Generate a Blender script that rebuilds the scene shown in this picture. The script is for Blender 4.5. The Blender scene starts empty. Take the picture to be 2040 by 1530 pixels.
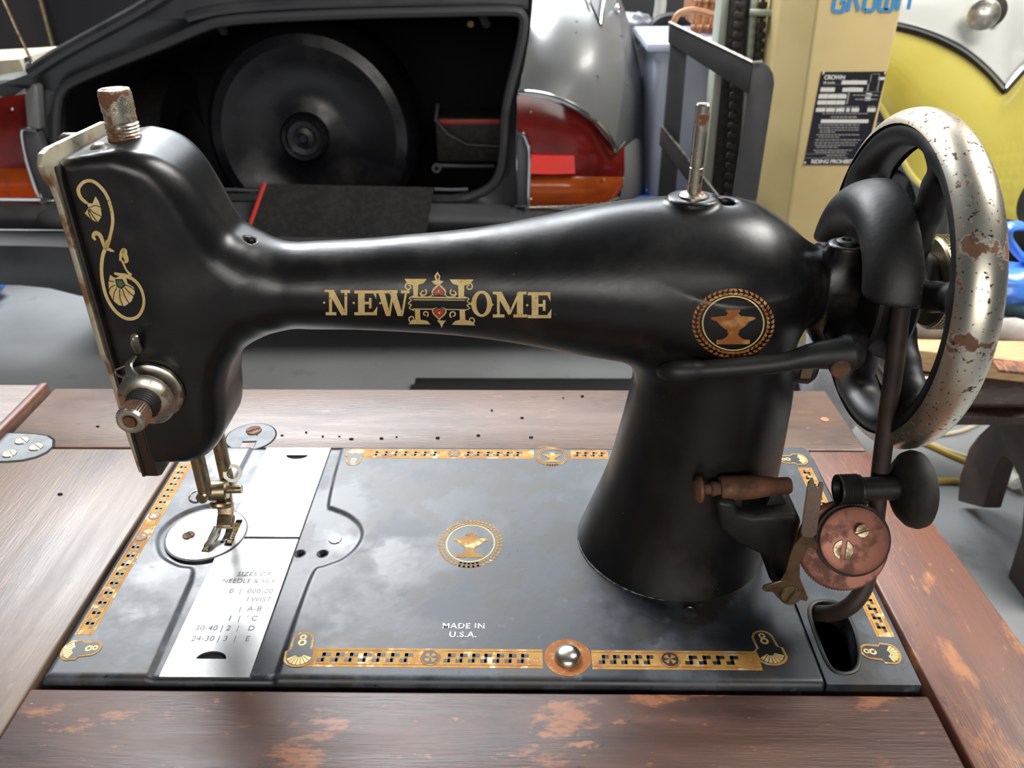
import bpy, bmesh, math, random
import numpy as np
from mathutils import Vector, Matrix, geometry
from mathutils.bvhtree import BVHTree

random.seed(7)
PI = math.pi
SC = bpy.context.scene
COL = SC.collection
TZ = 0.76                        # height of the table top above the floor

# ------------------------------------------------------------------ camera
FPX, CX, CY = 1650.0, 1020.0, 765.0
RM = np.array([[0.9999, 0.0131, -0.0043], [0.0029, -0.5038, -0.8638], [-0.0135, 0.8637, -0.5038]])
RM[0] /= np.linalg.norm(RM[0])
RM[1] -= RM[1].dot(RM[0]) * RM[0]; RM[1] /= np.linalg.norm(RM[1])
RM[2] = np.cross(RM[0], RM[1])
CAM = np.array([0.2099, -0.2471, 0.2937 + TZ])

cam_data = bpy.data.cameras.new('camera')
cam = bpy.data.objects.new('camera', cam_data)
COL.objects.link(cam)
cam.matrix_world = Matrix(((RM[0][0], -RM[1][0], -RM[2][0], CAM[0]),
                           (RM[0][1], -RM[1][1], -RM[2][1], CAM[1]),
                           (RM[0][2], -RM[1][2], -RM[2][2], CAM[2]), (0, 0, 0, 1)))
cam_data.sensor_width = 36.0
cam_data.lens = 36.0 * FPX / 2040.0
cam_data.clip_start = 0.02
cam_data.dof.use_dof = True
cam_data.dof.focus_distance = 0.40
cam_data.dof.aperture_fstop = 22.0
SC.camera = cam

# ------------------------------------------------------------------ light
SC.view_settings.view_transform = 'Standard'
SC.view_settings.look = 'None'
SC.view_settings.gamma = 1.0
SC.view_settings.use_curve_mapping = False
SC.view_settings.exposure = 0.0
world = bpy.data.worlds.new('world'); SC.world = world
world.use_nodes = True
world.node_tree.nodes['Background'].inputs[0].default_value = (0.80, 0.88, 1.0, 1)
world.node_tree.nodes['Background'].inputs[1].default_value = 0.07


def area(name, loc, target, sx, sy, power, color=(1, 1, 1)):
    d = bpy.data.lights.new(name, 'AREA'); d.shape = 'RECTANGLE'
    d.size = sx; d.size_y = sy; d.energy = power; d.color = color
    o = bpy.data.objects.new(name, d); COL.objects.link(o)
    o.location = loc
    o.rotation_euler = (Vector(target) - Vector(loc)).to_track_quat('-Z', 'Y').to_euler()
    return o


area('ceiling_lamp_over_car', (-1.37, 3.15, 3.36), (-0.75, 1.2, 0.6), 1.9, 0.75, 205, (0.96, 0.98, 1.0))
area('roof_panels', (-0.3, 4.05, 3.5), (-0.25, 3.0, 0.0), 4.6, 1.7, 285, (0.88, 0.94, 1.0))
area('right_side_fill', (2.1, 0.8, 2.9), (1.45, 1.75, 0.4), 1.8, 0.8, 140, (1.0, 0.97, 0.92))  # added lamp to brighten the small car and stacker, no known fitting
area('front_fill', (0.2, -3.6, 1.9), (0.3, 1.0, 0.8), 3.0, 1.0, 80, (1.0, 0.96, 0.90))  # added front fill from behind the camera, no doorway stands there

# ------------------------------------------------------------------ helpers
UNIT, ORG = 0.001, np.array([0.0, 0.0, TZ])     # machine frame: millimetres above the bed's front left corner


def frame(unit, org):
    global UNIT, ORG
    UNIT, ORG = unit, np.array(org, float)


def ray(u, v):
    return np.array([(u - CX) / FPX, (v - CY) / FPX, 1.0]) @ RM


def U(u, v, ax, val):
    """The point of the plane ax = val (in the current frame) that the photo shows at pixel u, v."""
    i = 'xyz'.index(ax)
    d = ray(u, v)
    w = val * UNIT + ORG[i]
    return tuple((CAM + d * ((w - CAM[i]) / d[i]) - ORG) / UNIT)


class MB:
    """Collects shapes into one mesh."""
    def __init__(s):
        s.bm = bmesh.new()

    def box(s, c, size, rot=None, bev=0.0, seg=2):
        r = bmesh.ops.create_cube(s.bm, size=1.0)
        vs = r['verts']
        bmesh.ops.scale(s.bm, verts=vs, vec=size)
        if bev:
            es = list({e for v in vs for e in v.link_edges})
            q = bmesh.ops.bevel(s.bm, geom=es, offset=bev, segments=seg, profile=0.5, affect='EDGES')
            vs = list({v for f in q['faces'] for v in f.verts} | {v for v in vs if v.is_valid})
        if rot:
            bmesh.ops.rotate(s.bm, verts=vs, cent=(0, 0, 0), matrix=Matrix.Rotation(rot[0], 3, 'X') if rot[1] == 'X' else Matrix.Rotation(rot[0], 3, rot[1]))
        bmesh.ops.translate(s.bm, verts=vs, vec=c)
        return s

    def prism(s, pts, vec, bev=0.0, seg=2):
        vs = [s.bm.verts.new(p) for p in pts]
        f = s.bm.faces.new(vs)
        r = bmesh.ops.extrude_face_region(s.bm, geom=[f])
        nv = [g for g in r['geom'] if isinstance(g, bmesh.types.BMVert)]
        bmesh.ops.translate(s.bm, verts=nv, vec=vec)
        allv = vs + nv
        fs = list({f for v in allv for f in v.link_faces})
        bmesh.ops.recalc_face_normals(s.bm, faces=fs)
        if bev:
            es = list({e for v in allv for e in v.link_edges})
            bmesh.ops.bevel(s.bm, geom=es, offset=bev, segments=seg, profile=0.5, affect='EDGES')
        return s

    def lathe(s, prof, org, axis, n=40, a0=0.0, a1=2 * PI):
        """prof: (radius, distance along axis) pairs."""
        ax = Vector(axis).normalized()
        t = Vector((0, 0, 1)) if abs(ax.z) < .9 else Vector((1, 0, 0))
        e1 = ax.cross(t).normalized(); e2 = ax.cross(e1)
        o = Vector(org); full = abs(a1 - a0 - 2 * PI) < 1e-6
        m = n if full else n + 1
        rows = []
        for r, h in prof:
            if r < 1e-9:
                rows.append([s.bm.verts.new(o + ax * h)])
            else:
                rows.append([s.bm.verts.new(o + ax * h + (e1 * math.cos(a0 + (a1 - a0) * k / n) + e2 * math.sin(a0 + (a1 - a0) * k / n)) * r) for k in range(m)])
        fs = []
        for a, b in zip(rows, rows[1:]):
            for k in range(n):
                k2 = (k + 1) % m
                try:
                    if len(a) == 1 and len(b) == 1: continue
                    if len(a) == 1: fs.append(s.bm.faces.new((a[0], b[k], b[k2])))
                    elif len(b) == 1: fs.append(s.bm.faces.new((a[k], b[0], a[k2])))
                    else: fs.append(s.bm.faces.new((a[k], b[k], b[k2], a[k2])))
                except ValueError:
                    pass
        bmesh.ops.recalc_face_normals(s.bm, faces=fs)
        return s

    def tube(s, pts, rad, n=10, closed=False, caps=True, flat=1.0):
        P = [Vector(p) for p in pts]
        R = rad if isinstance(rad, (list, tuple)) else [rad] * len(P)
        m = len(P); rows = []; prev = None
        for i, p in enumerate(P):
            if closed: d = P[(i + 1) % m] - P[i - 1]
            else: d = P[min(i + 1, m - 1)] - P[max(i - 1, 0)]
            d.normalize()
            if prev is None:
                t = Vector((0, 0, 1)) if abs(d.z) < .9 else Vector((1, 0, 0))
                e1 = d.cross(t).normalized()
            else:
                e1 = (prev - d * prev.dot(d)).normalized()
            prev = e1; e2 = d.cross(e1)
            rows.append([s.bm.verts.new(p + (e1 * math.cos(2 * PI * k / n) + e2 * math.sin(2 * PI * k / n) * flat) * R[i]) for k in range(n)])
        fs = []
        pairs = list(zip(rows, rows[1:])) + ([(rows[-1], rows[0])] if closed else [])
        for a, b in pairs:
            for k in range(n):
                fs.append(s.bm.faces.new((a[k], a[(k + 1) % n], b[(k + 1) % n], b[k])))
        if caps and not closed:
            fs.append(s.bm.faces.new(rows[0][::-1])); fs.append(s.bm.faces.new(rows[-1]))
        bmesh.ops.recalc_face_normals(s.bm, faces=fs)
        return s

    def ball(s, c, r, seg=16, scale=(1, 1, 1)):
        q = bmesh.ops.create_uvsphere(s.bm, u_segments=seg, v_segments=max(6, seg // 2), radius=r)
        bmesh.ops.scale(s.bm, verts=q['verts'], vec=scale)
        bmesh.ops.translate(s.bm, verts=q['verts'], vec=c)
        return s

    def grid(s, rows):
        V = [[s.bm.verts.new(p) for p in r] for r in rows]
        for a, b in zip(V, V[1:]):
            for k in range(len(a) - 1):
                s.bm.faces.new((a[k], a[k + 1], b[k + 1], b[k]))
        return s

    def tris(s, tl):
        for t in tl:
            s.bm.faces.new([s.bm.verts.new(p) for p in t])
        return s

    def solid(s, th):
        fs = list(s.bm.faces)
        bmesh.ops.solidify(s.bm, geom=fs, thickness=th)
        return s

    def mesh(s, name, smooth=True, ang=35):
        me = bpy.data.meshes.new(name)
        for v in s.bm.verts:
            v.co = v.co * UNIT + Vector(ORG)
        if smooth:
            for f in s.bm.faces: f.smooth = True
            for e in s.bm.edges:
                if len(e.link_faces) == 2 and e.calc_face_angle(0) > math.radians(ang):
                    e.smooth = False
        s.bm.to_mesh(me); s.bm.free()
        return me


def link(name, me, m, parent=None, **props):
    o = bpy.data.objects.new(name, me)
    COL.objects.link(o)
    if m is not None and not me.materials: me.materials.append(m)
    if parent is not None:
        o.parent = parent
        loc = parent.get('_loc')
        if loc is not None: o.matrix_parent_inverse = Matrix.Translation(Vector(loc)).inverted()
    for k, v in props.items(): o[k] = v
    return o


def part(name, mb, m, parent=None, smooth=True, ang=35, **props):
    me = mb.mesh(name, smooth, ang) if isinstance(mb, MB) else mb
    return link(name, me, m, parent, **props)


def thing(name, label, cat, loc, group=None):
    o = bpy.data.objects.new(name, None); COL.objects.link(o)
    o.location = loc; o.empty_display_size = .05
    o['_loc'] = list(loc); o['label'] = label; o['category'] = cat
    if group: o['group'] = group
    return o


def lone(name, mb, m, label, cat, group=None, **kw):
    o = part(name, mb, m, None, **kw)
    o['label'] = label; o['category'] = cat
    if group: o['group'] = group
    return o


def struct(name, mb, m, **kw):
    return part(name, mb, m, None, kind='structure', **kw)


def spline(pts, n=8, closed=False):
    """Catmull-Rom through the points."""
    P = [np.array(p, float) for p in pts]; out = []; m = len(P)
    for i in range(m if closed else m - 1):
        if closed: a, b, c, d = P[i - 1], P[i], P[(i + 1) % m], P[(i + 2) % m]
        else: a, b, c, d = P[max(i - 1, 0)], P[i], P[i + 1], P[min(i + 2, m - 1)]
        for k in range(n):
            t = k / n
            out.append(.5 * ((2 * b) + (c - a) * t + (2 * a - 5 * b + 4 * c - d) * t * t + (3 * b - a - 3 * c + d) * t ** 3))
    if not closed: out.append(P[-1])
    return [tuple(p) for p in out]


# ---- implicit shapes turned to meshes (surface nets)
def nets(f, lo, hi, h, name):
    xs, ys, zs = (np.arange(lo[i], hi[i] + h, h) for i in range(3))
    v = f(xs[:, None, None], ys[None, :, None], zs[None, None, :]).astype(np.float32)
    v = np.broadcast_to(v, (len(xs), len(ys), len(zs)))
    s = v < 0
    c = [(i, j, k) for i in (0, 1) for j in (0, 1) for k in (0, 1)]
    def cut(a, i, j, k): return a[i:a.shape[0] - 1 + i, j:a.shape[1] - 1 + j, k:a.shape[2] - 1 + k]
    cnt = sum(cut(s, *q).astype(np.int8) for q in c)
    act = (cnt > 0) & (cnt < 8)
    I = np.argwhere(act)
    ids = -np.ones(act.shape, np.int64); ids[act] = np.arange(len(I))
    val = {q: v[I[:, 0] + q[0], I[:, 1] + q[1], I[:, 2] + q[2]] for q in c}
    acc = np.zeros((len(I), 3)); n = np.zeros(len(I))
    for a in c:
        for ax in range(3):
            if a[ax]: continue
            b = list(a); b[ax] = 1; b = tuple(b)
            va, vb = val[a], val[b]
            m = (va < 0) != (vb < 0)
            t = np.where(m, va / np.where(m, va - vb, 1), 0)
            p = np.array(a, float)[None, :].repeat(len(I), 0); p[:, ax] += t
            acc[m] += p[m]; n[m] += 1
    P = (I + acc / n[:, None]) * h + np.array([xs[0], ys[0], zs[0]])
    quads = []
    for ax in range(3):
        o1, o2 = [(1, 2), (2, 0), (0, 1)][ax]
        sl0 = [slice(None)] * 3; sl1 = [slice(None)] * 3
        sl0[ax] = slice(0, -1); sl1[ax] = slice(1, None)
        ch = s[tuple(sl0)] != s[tuple(sl1)]
        E = np.argwhere(ch)
        ok = (E[:, o1] > 0) & (E[:, o2] > 0) & (E[:, o1] < s.shape[o1] - 1) & (E[:, o2] < s.shape[o2] - 1)
        E = E[ok]
        ins = s[E[:, 0], E[:, 1], E[:, 2]]
        d1 = np.zeros(3, int); d1[o1] = 1
        d2 = np.zeros(3, int); d2[o2] = 1
        q = [ids[tuple((E - d1 - d2).T)], ids[tuple((E - d2).T)], ids[tuple(E.T)], ids[tuple((E - d1).T)]]
        q = np.stack(q, 1)
        q[~ins] = q[~ins][:, ::-1]
        quads.append(q)
    Q = np.concatenate(quads)
    P = P * UNIT + ORG
    me = bpy.data.meshes.new(name)
    me.vertices.add(len(P)); me.vertices.foreach_set('co', P.ravel())
    me.loops.add(Q.size); me.loops.foreach_set('vertex_index', Q.ravel().astype(np.int32))
    me.polygons.add(len(Q)); me.polygons.foreach_set('loop_start', np.arange(0, Q.size, 4, dtype=np.int32))
    me.polygons.foreach_set('loop_total', np.full(len(Q), 4, np.int32))
    me.polygons.foreach_set('use_smooth', np.ones(len(Q), bool))
    me.update(calc_edges=True); me.validate()
    return me, P, Q


def smin(a, b, k):
    h = np.clip(.5 + .5 * (b - a) / k, 0, 1)
    return b + (a - b) * h - k * h * (1 - h)


def smax(a, b, k): return -smin(-a, -b, k)


def capsule(X, Y, Z, a, b, r0, r1=None):
    r1 = r0 if r1 is None else r1
    a = np.array(a, float); b = np.array(b, float); d = b - a
    t = np.clip(((X - a[0]) * d[0] + (Y - a[1]) * d[1] + (Z - a[2]) * d[2]) / d.dot(d), 0, 1)
    return np.sqrt((X - a[0] - t * d[0]) ** 2 + (Y - a[1] - t * d[1]) ** 2 + (Z - a[2] - t * d[2]) ** 2) - (r0 + (r1 - r0) * t)


def polyd(x, y, poly):
    """Signed distance to a 2-D polygon."""
    d = np.full(np.broadcast(x, y).shape, 1e18); s = np.ones(d.shape)
    n = len(poly)
    for i in range(n):
        ax, ay = poly[i]; bx, by = poly[i - 1]
        ex, ey = bx - ax, by - ay
        wx, wy = x - ax, y - ay
        t = np.clip((wx * ex + wy * ey) / (ex * ex + ey * ey), 0, 1)
        d = np.minimum(d, (wx - ex * t) ** 2 + (wy - ey * t) ** 2)
        c1, c2, c3 = y >= ay, y < by, ex * wy > ey * wx
        s = np.where((c1 & c2 & c3) | (~c1 & ~c2 & ~c3), -s, s)
    return s * np.sqrt(d)


# ---- flat print laid on a surface
def split_tri(t, L, out, depth=0):
    e = [(math.dist(t[i], t[(i + 1) % 3]), i) for i in range(3)]
    m, i = max(e)
    if m <= L or depth > 14: out.append(t); return
    a, b, c = t[i], t[(i + 1) % 3], t[(i + 2) % 3]
    mid = ((a[0] + b[0]) / 2, (a[1] + b[1]) / 2)
    split_tri((a, mid, c), L, out, depth + 1); split_tri((mid, b, c), L, out, depth + 1)


def decal(name, polys, mapper, m, parent, L=None, **props):
    """polys: simple 2-D polygons; mapper: 2-D point -> 3-D point in the current frame."""
    tl = []
    for p in polys:
        p = [tuple(q[:2]) for q in p]
        if len(p) == 3: ts = [tuple(p)]
        else: ts = [tuple(p[i] for i in t) for t in geometry.tessellate_polygon([[Vector((q[0], q[1], 0)) for q in p]])]
        for t in ts:
            if L: split_tri(t, L, tl)
            else: tl.append(t)
    mb = MB(); cache = {}
    for t in tl:
        vs = []
        for q in t:
            k = (round(q[0], 4), round(q[1], 4))
            if k not in cache: cache[k] = mb.bm.verts.new(mapper(*q))
            vs.append(cache[k])
        if len(set(vs)) == 3:
            try: mb.bm.faces.new(vs)
            except ValueError: pass
    return part(name, mb, m, parent, **props)


def ribbon(pts, w):
    """Polyline with widths -> quads."""
    P = [np.array(p, float) for p in pts]; n = len(P)
    W = [w] * n if not isinstance(w, (list, tuple)) else list(np.interp(np.linspace(0, 1, n), np.linspace(0, 1, len(w)), w))
    Lp, Rp = [], []
    for i in range(n):
        d = P[min(i + 1, n - 1)] - P[max(i - 1, 0)]; d /= max(np.linalg.norm(d), 1e-9)
        nn = np.array([-d[1], d[0]]) * W[i] / 2
        Lp.append(tuple(P[i] + nn)); Rp.append(tuple(P[i] - nn))
    return [[Lp[i], Lp[i + 1], Rp[i + 1], Rp[i]] for i in range(n - 1)]


def arc(cx, cy, rx, ry, a0, a1, n=24):
    return [(cx + rx * math.cos(math.radians(a0 + (a1 - a0) * k / n)), cy + ry * math.sin(math.radians(a0 + (a1 - a0) * k / n))) for k in range(n + 1)]


# ------------------------------------------------------------------ materials
def mat(name, col, rough=.5, metal=0.0, mix=None, mscale=40, mlo=.45, mhi=.6, mrough=None, mmetal=None, stretch=(1, 1, 1), bump=0.0, bscale=200,
        coat=0.0, speck=None, sscale=300, slo=.66, shi=.7, mdetail=6, trans=0.0, alpha=1.0, spec=.5, more=None):
    m = bpy.data.materials.new(name); m.use_nodes = True
    nt = m.node_tree; N = nt.nodes; Lk = nt.links
    b = N['Principled BSDF']
    def c4(c): return (c[0], c[1], c[2], 1)
    b.inputs['Base Color'].default_value = c4(col)
    b.inputs['Roughness'].default_value = rough
    b.inputs['Metallic'].default_value = metal
    b.inputs['Specular IOR Level'].default_value = spec
    b.inputs['Coat Weight'].default_value = coat
    b.inputs['Coat Roughness'].default_value = .12
    b.inputs['Transmission Weight'].default_value = trans
    b.inputs['Alpha'].default_value = alpha
    tc = N.new('ShaderNodeTexCoord'); mp = N.new('ShaderNodeMapping')
    mp.inputs['Scale'].default_value = stretch
    Lk.new(tc.outputs['Object'], mp.inputs['Vector'])
    def noise(scale, lo, hi, detail=6, rg=.6):
        n = N.new('ShaderNodeTexNoise'); n.inputs['Scale'].default_value = scale
        n.inputs['Detail'].default_value = detail; n.inputs['Roughness'].default_value = rg
        Lk.new(mp.outputs[0], n.inputs['Vector'])
        r = N.new('ShaderNodeMapRange'); r.inputs['From Min'].default_value = lo; r.inputs['From Max'].default_value = hi
        Lk.new(n.outputs['Fac'], r.inputs['Value'])
        return r.outputs[0]
    colv, rv, mv = None, None, None
    layers = []
    if mix is not None: layers.append((mix, mscale, mlo, mhi, mrough, mmetal, mdetail))
    for x in (more or []): layers.append(x)
    if speck is not None: layers.append((speck, sscale, slo, shi, None, None, 3))
    for (c, sc, lo, hi, mr, mm, det) in layers:
        fac = noise(sc, lo, hi, det)
        k = N.new('ShaderNodeMix'); k.data_type = 'RGBA'
        Lk.new(fac, k.inputs[0])
        if colv is None: k.inputs[6].default_value = c4(col)
        else: Lk.new(colv, k.inputs[6])
        k.inputs[7].default_value = c4(c); colv = k.outputs[2]
        for want, cur, key in ((mr, rv, 'Roughness'), (mm, mv, 'Metallic')):
            if want is None: continue
            q = N.new('ShaderNodeMix'); q.data_type = 'FLOAT'
            Lk.new(fac, q.inputs[0])
            if cur is None: q.inputs[2].default_value = b.inputs[key].default_value
            else: Lk.new(cur, q.inputs[2])
            q.inputs[3].default_value = want
            if key == 'Roughness': rv = q.outputs[0]
            else: mv = q.outputs[0]
    if colv is not None: Lk.new(colv, b.inputs['Base Color'])
    if rv is not None: Lk.new(rv, b.inputs['Roughness'])
    if mv is not None: Lk.new(mv, b.inputs['Metallic'])
    if bump:
        n = N.new('ShaderNodeTexNoise'); n.inputs['Scale'].default_value = bscale; n.inputs['Detail'].default_value = 5
        Lk.new(mp.outputs[0], n.inputs['Vector'])
        bp = N.new('ShaderNodeBump'); bp.inputs['Strength'].default_value = bump; bp.inputs['Distance'].default_value = .001
        Lk.new(n.outputs['Fac'], bp.inputs['Height']); Lk.new(bp.outputs[0], b.inputs['Normal'])
    return m


RUST = (.115, .040, .020)
M = {}
M['enamel'] = mat('black_enamel', (.004, .004, .0045), .32, mix=(.009, .008, .007), mscale=28, mlo=.45, mhi=.75, mrough=.50, more=[((.040, .024, .015), 13, .58, .74, .5, None, 6)], speck=(.16, .14, .12), sscale=520, slo=.74, shi=.78, bump=.06, bscale=160)
M['enamel_dull'] = mat('worn_black_enamel', (.008, .008, .008), .50, mix=(.018, .014, .011), mscale=60, mlo=.5, mhi=.75, mrough=.6, bump=.1, bscale=300)
M['bed'] = mat('bed_enamel', (.022, .027, .035), .40, mix=(.066, .074, .088), mscale=26, mlo=.46, mhi=.60, mrough=.50, more=[((.036, .033, .031), 40, .52, .58, .44, None, 8), ((.014, .017, .022), 17, .54, .62, .34, None, 8), ((.13, .145, .16), 75, .62, .74, .55, None, 9)], speck=(.012, .011, .01), sscale=240, slo=.70, shi=.73, bump=.05, bscale=200)
M['tension_metal'] = mat('worn_tension_nickel', (.56, .52, .44), .3, 1.0, mix=(.20, .14, .085), mscale=150, mlo=.52, mhi=.62, mrough=.5)
M['nickel'] = mat('nickel', (.62, .60, .54), .26, 1.0, mix=(.34, .30, .23), mscale=90, mlo=.45, mhi=.7, mrough=.45)
M['steel_plate'] = mat('bright_steel', (.52, .52, .51), .40, 1.0, mix=(.42, .42, .41), mscale=60, mlo=.4, mhi=.7, mrough=.5, speck=(.10, .09, .08), sscale=900, slo=.70, shi=.76)
M['aged_nickel'] = mat('aged_nickel', (.34, .27, .175), .34, 1.0, mix=(.16, .10, .055), mscale=160, mlo=.45, mhi=.62, mrough=.55, mmetal=.6)
M['cap_metal'] = mat('rusty_cap_nickel', (.62, .58, .48), .3, 1.0, mix=(.17, .075, .035), mscale=140, mlo=.46, mhi=.54, mrough=.75, mmetal=.1)
M['pin_metal'] = mat('rusty_pin_nickel', (.60, .55, .46), .28, 1.0, mix=(.19, .075, .035), mscale=110, mlo=.52, mhi=.58, mrough=.7, mmetal=.2)
M['rim'] = mat('pitted_chrome_rim', (.68, .64, .54), .36, 1.0, mix=(.17, .085, .05), mscale=40, mlo=.60, mhi=.625, mrough=.8, mmetal=.05, more=[((.46, .36, .25), 14, .50, .70, .45, .9, 5), ((.14, .075, .045), 260, .60, .63, .8, .1, 6)], speck=(.05, .03, .02), sscale=520, slo=.62, shi=.66)
M['rusty'] = mat('rusty_iron', (.20, .085, .045), .62, .35, mix=(.09, .05, .035), mscale=120, mlo=.4, mhi=.65, mrough=.8)
M['copper_disc'] = mat('rusty_red_disc', (.32, .125, .085), .46, .4, mix=(.15, .055, .035), mscale=110, mlo=.48, mhi=.62, mrough=.7, mmetal=.1)
M['rubber'] = mat('old_rubber', (.012, .011, .010), .7, mix=(.03, .024, .018), mscale=80)
M['leather'] = mat('belt_leather', (.050, .028, .020), .6, mix=(.022, .015, .012), mscale=90, mlo=.4, mhi=.7)
M['brass'] = mat('dull_brass', (.36, .30, .19), .38, 1.0, mix=(.18, .14, .08), mscale=120, mlo=.45, mhi=.7)
M['dark'] = mat('dark_void', (.004, .004, .004), .9)
M['gold'] = mat('gold_transfer', (.66, .46, .17), .5, .15, spec=.3, mix=(.74, .60, .33), mscale=220, mlo=.4, mhi=.7, speck=(.05, .035, .02), sscale=700, slo=.66, shi=.70)
M['gold_worn'] = mat('worn_gold_transfer', (.46, .255, .065), .6, .05, spec=.15, mix=(.34, .145, .05), mscale=75, mlo=.48, mhi=.66, more=[((.62, .50, .28), 130, .56, .66, .5, .3, 6)], speck=(.72, .68, .58), sscale=520, slo=.68, shi=.72)
M['gold_red'] = mat('reddish_gold_transfer', (.33, .11, .03), .6, .05, spec=.2, mix=(.50, .28, .10), mscale=200, mlo=.5, mhi=.66)
M['print_black'] = mat('transfer_black', (.013, .014, .016), .45)
M['print_red'] = mat('transfer_red', (.42, .045, .03), .45)
M['print_green'] = mat('transfer_green', (.07, .13, .05), .45)
M['print_silver'] = mat('worn_silver_lettering', (.50, .50, .50), .5, .3, speck=(.05, .05, .06), sscale=900, slo=.55, shi=.6)
M['face'] = mat('face_plate_nickel', (.58, .53, .40), .42, .7, mix=(.22, .12, .065), mscale=70, mlo=.5, mhi=.62, mrough=.6, mmetal=.4)
M['etch'] = mat('etched_lettering', (.16, .16, .16), .6, .3)


def wood(name, c0, c1, orange, lo, hi, axis='x', rough=.42, mscale=9):
    s = (1.2, 14, 14) if axis == 'x' else (14, 1.2, 14)
    m = mat(name, c0, rough, mix=c1, mscale=mscale, mlo=.35, mhi=.7, stretch=s, mrough=rough + .08, bump=.18, bscale=60)
    nt = m.node_tree; N = nt.nodes; Lk = nt.links; b = N['Principled BSDF']
    b.inputs['Specular IOR Level'].default_value = .6
    old = b.inputs['Base Color'].links[0].from_socket
    tc = N.new('ShaderNodeTexCoord'); mp = N.new('ShaderNodeMapping')
    mp.inputs['Scale'].default_value = (1, 2.4, 1) if axis == 'x' else (2.4, 1, 1)
    Lk.new(tc.outputs['Object'], mp.inputs[0])
    def nz(scale, lo_, hi_, det=8):
        n = N.new('ShaderNodeTexNoise'); n.inputs['Scale'].default_value = scale; n.inputs['Detail'].default_value = det; n.inputs['Roughness'].default_value = .68
        Lk.new(mp.outputs[0], n.inputs[0])
        r = N.new('ShaderNodeMapRange'); r.inputs[1].default_value = lo_; r.inputs[2].default_value = hi_
        Lk.new(n.outputs['Fac'], r.inputs[0]); return r.outputs[0]
    cur = old
    dk = (c0[0] * .35, c0[1] * .32, c0[2] * .36)
    for c, fac in ((dk, nz(7, .50, .68, 6)), (orange, nz(20, lo, hi)), (orange, nz(62, lo + .045, hi + .03)), ((c0[0] * .3, c0[1] * .3, c0[2] * .35), nz(75, .64, .70)), ((.55, .50, .46), nz(260, .735, .76, 3))):
        k = N.new('ShaderNodeMix'); k.data_type = 'RGBA'
        Lk.new(fac, k.inputs[0]); Lk.new(cur, k.inputs[6]); k.inputs[7].default_value = (c[0], c[1], c[2], 1); cur = k.outputs[2]
    Lk.new(cur, b.inputs['Base Color'])
    return m


M['wood_front'] = wood('dark_mahogany_front', (.054, .020, .012), (.092, .038, .024), (.24, .085, .030), .575, .635)
M['wood_back'] = wood('sheen_grey_mahogany_back', (.150, .084, .054), (.115, .066, .045), (.27, .14, .065), .60, .72)  # paler, greyer base stands in for the sheen on the back board
M['wood_right'] = wood('reddish_mahogany_right', (.180, .066, .036), (.125, .050, .032), (.36, .14, .048), .57, .66, 'y')
M['wood_left'] = wood('sheen_grey_mahogany_left', (.165, .108, .074), (.130, .082, .058), (.27, .155, .085), .60, .72, 'y')  # grey of the surface sheen put into this base colour too
M['zinc'] = mat('zinc_hinge', (.24, .255, .27), .6, .15, mix=(.19, .20, .21), mscale=80, spec=.2)

# ================================================================== setting
frame(1.0, (0, 0, 0))
M['concrete'] = mat('concrete_floor', (.27, .28, .285), .6, mix=(.21, .215, .22), mscale=2.2, mlo=.35, mhi=.65, more=[((.16, .15, .14), 7, .60, .72, .5, None, 7)], speck=(.12, .12, .12), sscale=60, slo=.70, shi=.74)
M['wall_dark'] = mat('dark_wall', (.028, .024, .022), .8, mix=(.045, .04, .036), mscale=2)
struct('floor', MB().box((.6, 2.0, -.05), (9.0, 11.0, .1)), M['concrete'])
struct('wall_back', MB().box((.6, 6.0, 1.75), (9.0, .1, 3.5)), M['wall_dark'])
struct('wall_left', MB().box((-3.4, 2.9, 1.75), (.1, 6.1, 3.5)), M['wall_dark'])

# ================================================================== sewing table
frame(.001, (0, 0, TZ))
table = thing('sewing_table', 'worn reddish-brown wooden treadle table carrying the black sewing machine', 'table', (.19, .09, 0))
TT = -3.0                                  # wooden top, a little below the bed's enamelled face


def board(name, pts, m, th=20, **kw):
    return part(name, MB().prism([(x, y, TT) for x, y in pts], (0, 0, -th), 1.2), m, table, ang=50, **kw)


board('front_board', [(-5.5, -4), (385, -4), (386.5, -160), (-5.5, -160)], M['wood_front'])
board('back_board', [(-122, 180.5), (424, 180.5), (421, 254), (-122, 254)], M['wood_back'])
board('right_board', [(387.5, 179.6), (433, 179.6), (449, -160), (388.5, -160)], M['wood_right'])
board('left_board', [(-122, 179.6), (-4, 179.6), (-7.5, -160), (-122, -160)], M['wood_left'])
part('side_leaf', MB().box((-302, 46, -9.0), (356, 415, 20), bev=2.5), M['wood_back'], table, ang=50)
part('leaf_rim', MB().box((-127.5, 46, -1), (6, 414, 7), bev=1.5), M['wood_right'], table, ang=50)
# iron and wood below the top
apron = MB()
for c, s in (((155, 252, -62), (540, 14, 76)), ((155, -150, -62), (540, 14, 76)), ((-113, 50, -62), (14, 390, 76)), ((420, 50, -62), (14, 390, 76)), ((155, 50, -101), (540, 400, 6))):
    apron.box(c, s, bev=1)
part('apron', apron, M['wood_front'], table, ang=50, kind='stuff')
for x in (-95, 400):
    for y, dy in ((232, 30), (-132, -30)):
        part('leg', MB().tube([(x, y, -100), (x, y - dy * .8, -300), (x, y - dy * .4, -520), (x, y + dy, -745), (x, y + dy * 1.6, -758)], [13, 11, 11, 13, 15], 12), M['enamel_dull'], table)
part('treadle_plate', MB().box((150, 60, -690), (330, 220, 12), bev=3), M['enamel_dull'], table)


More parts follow.
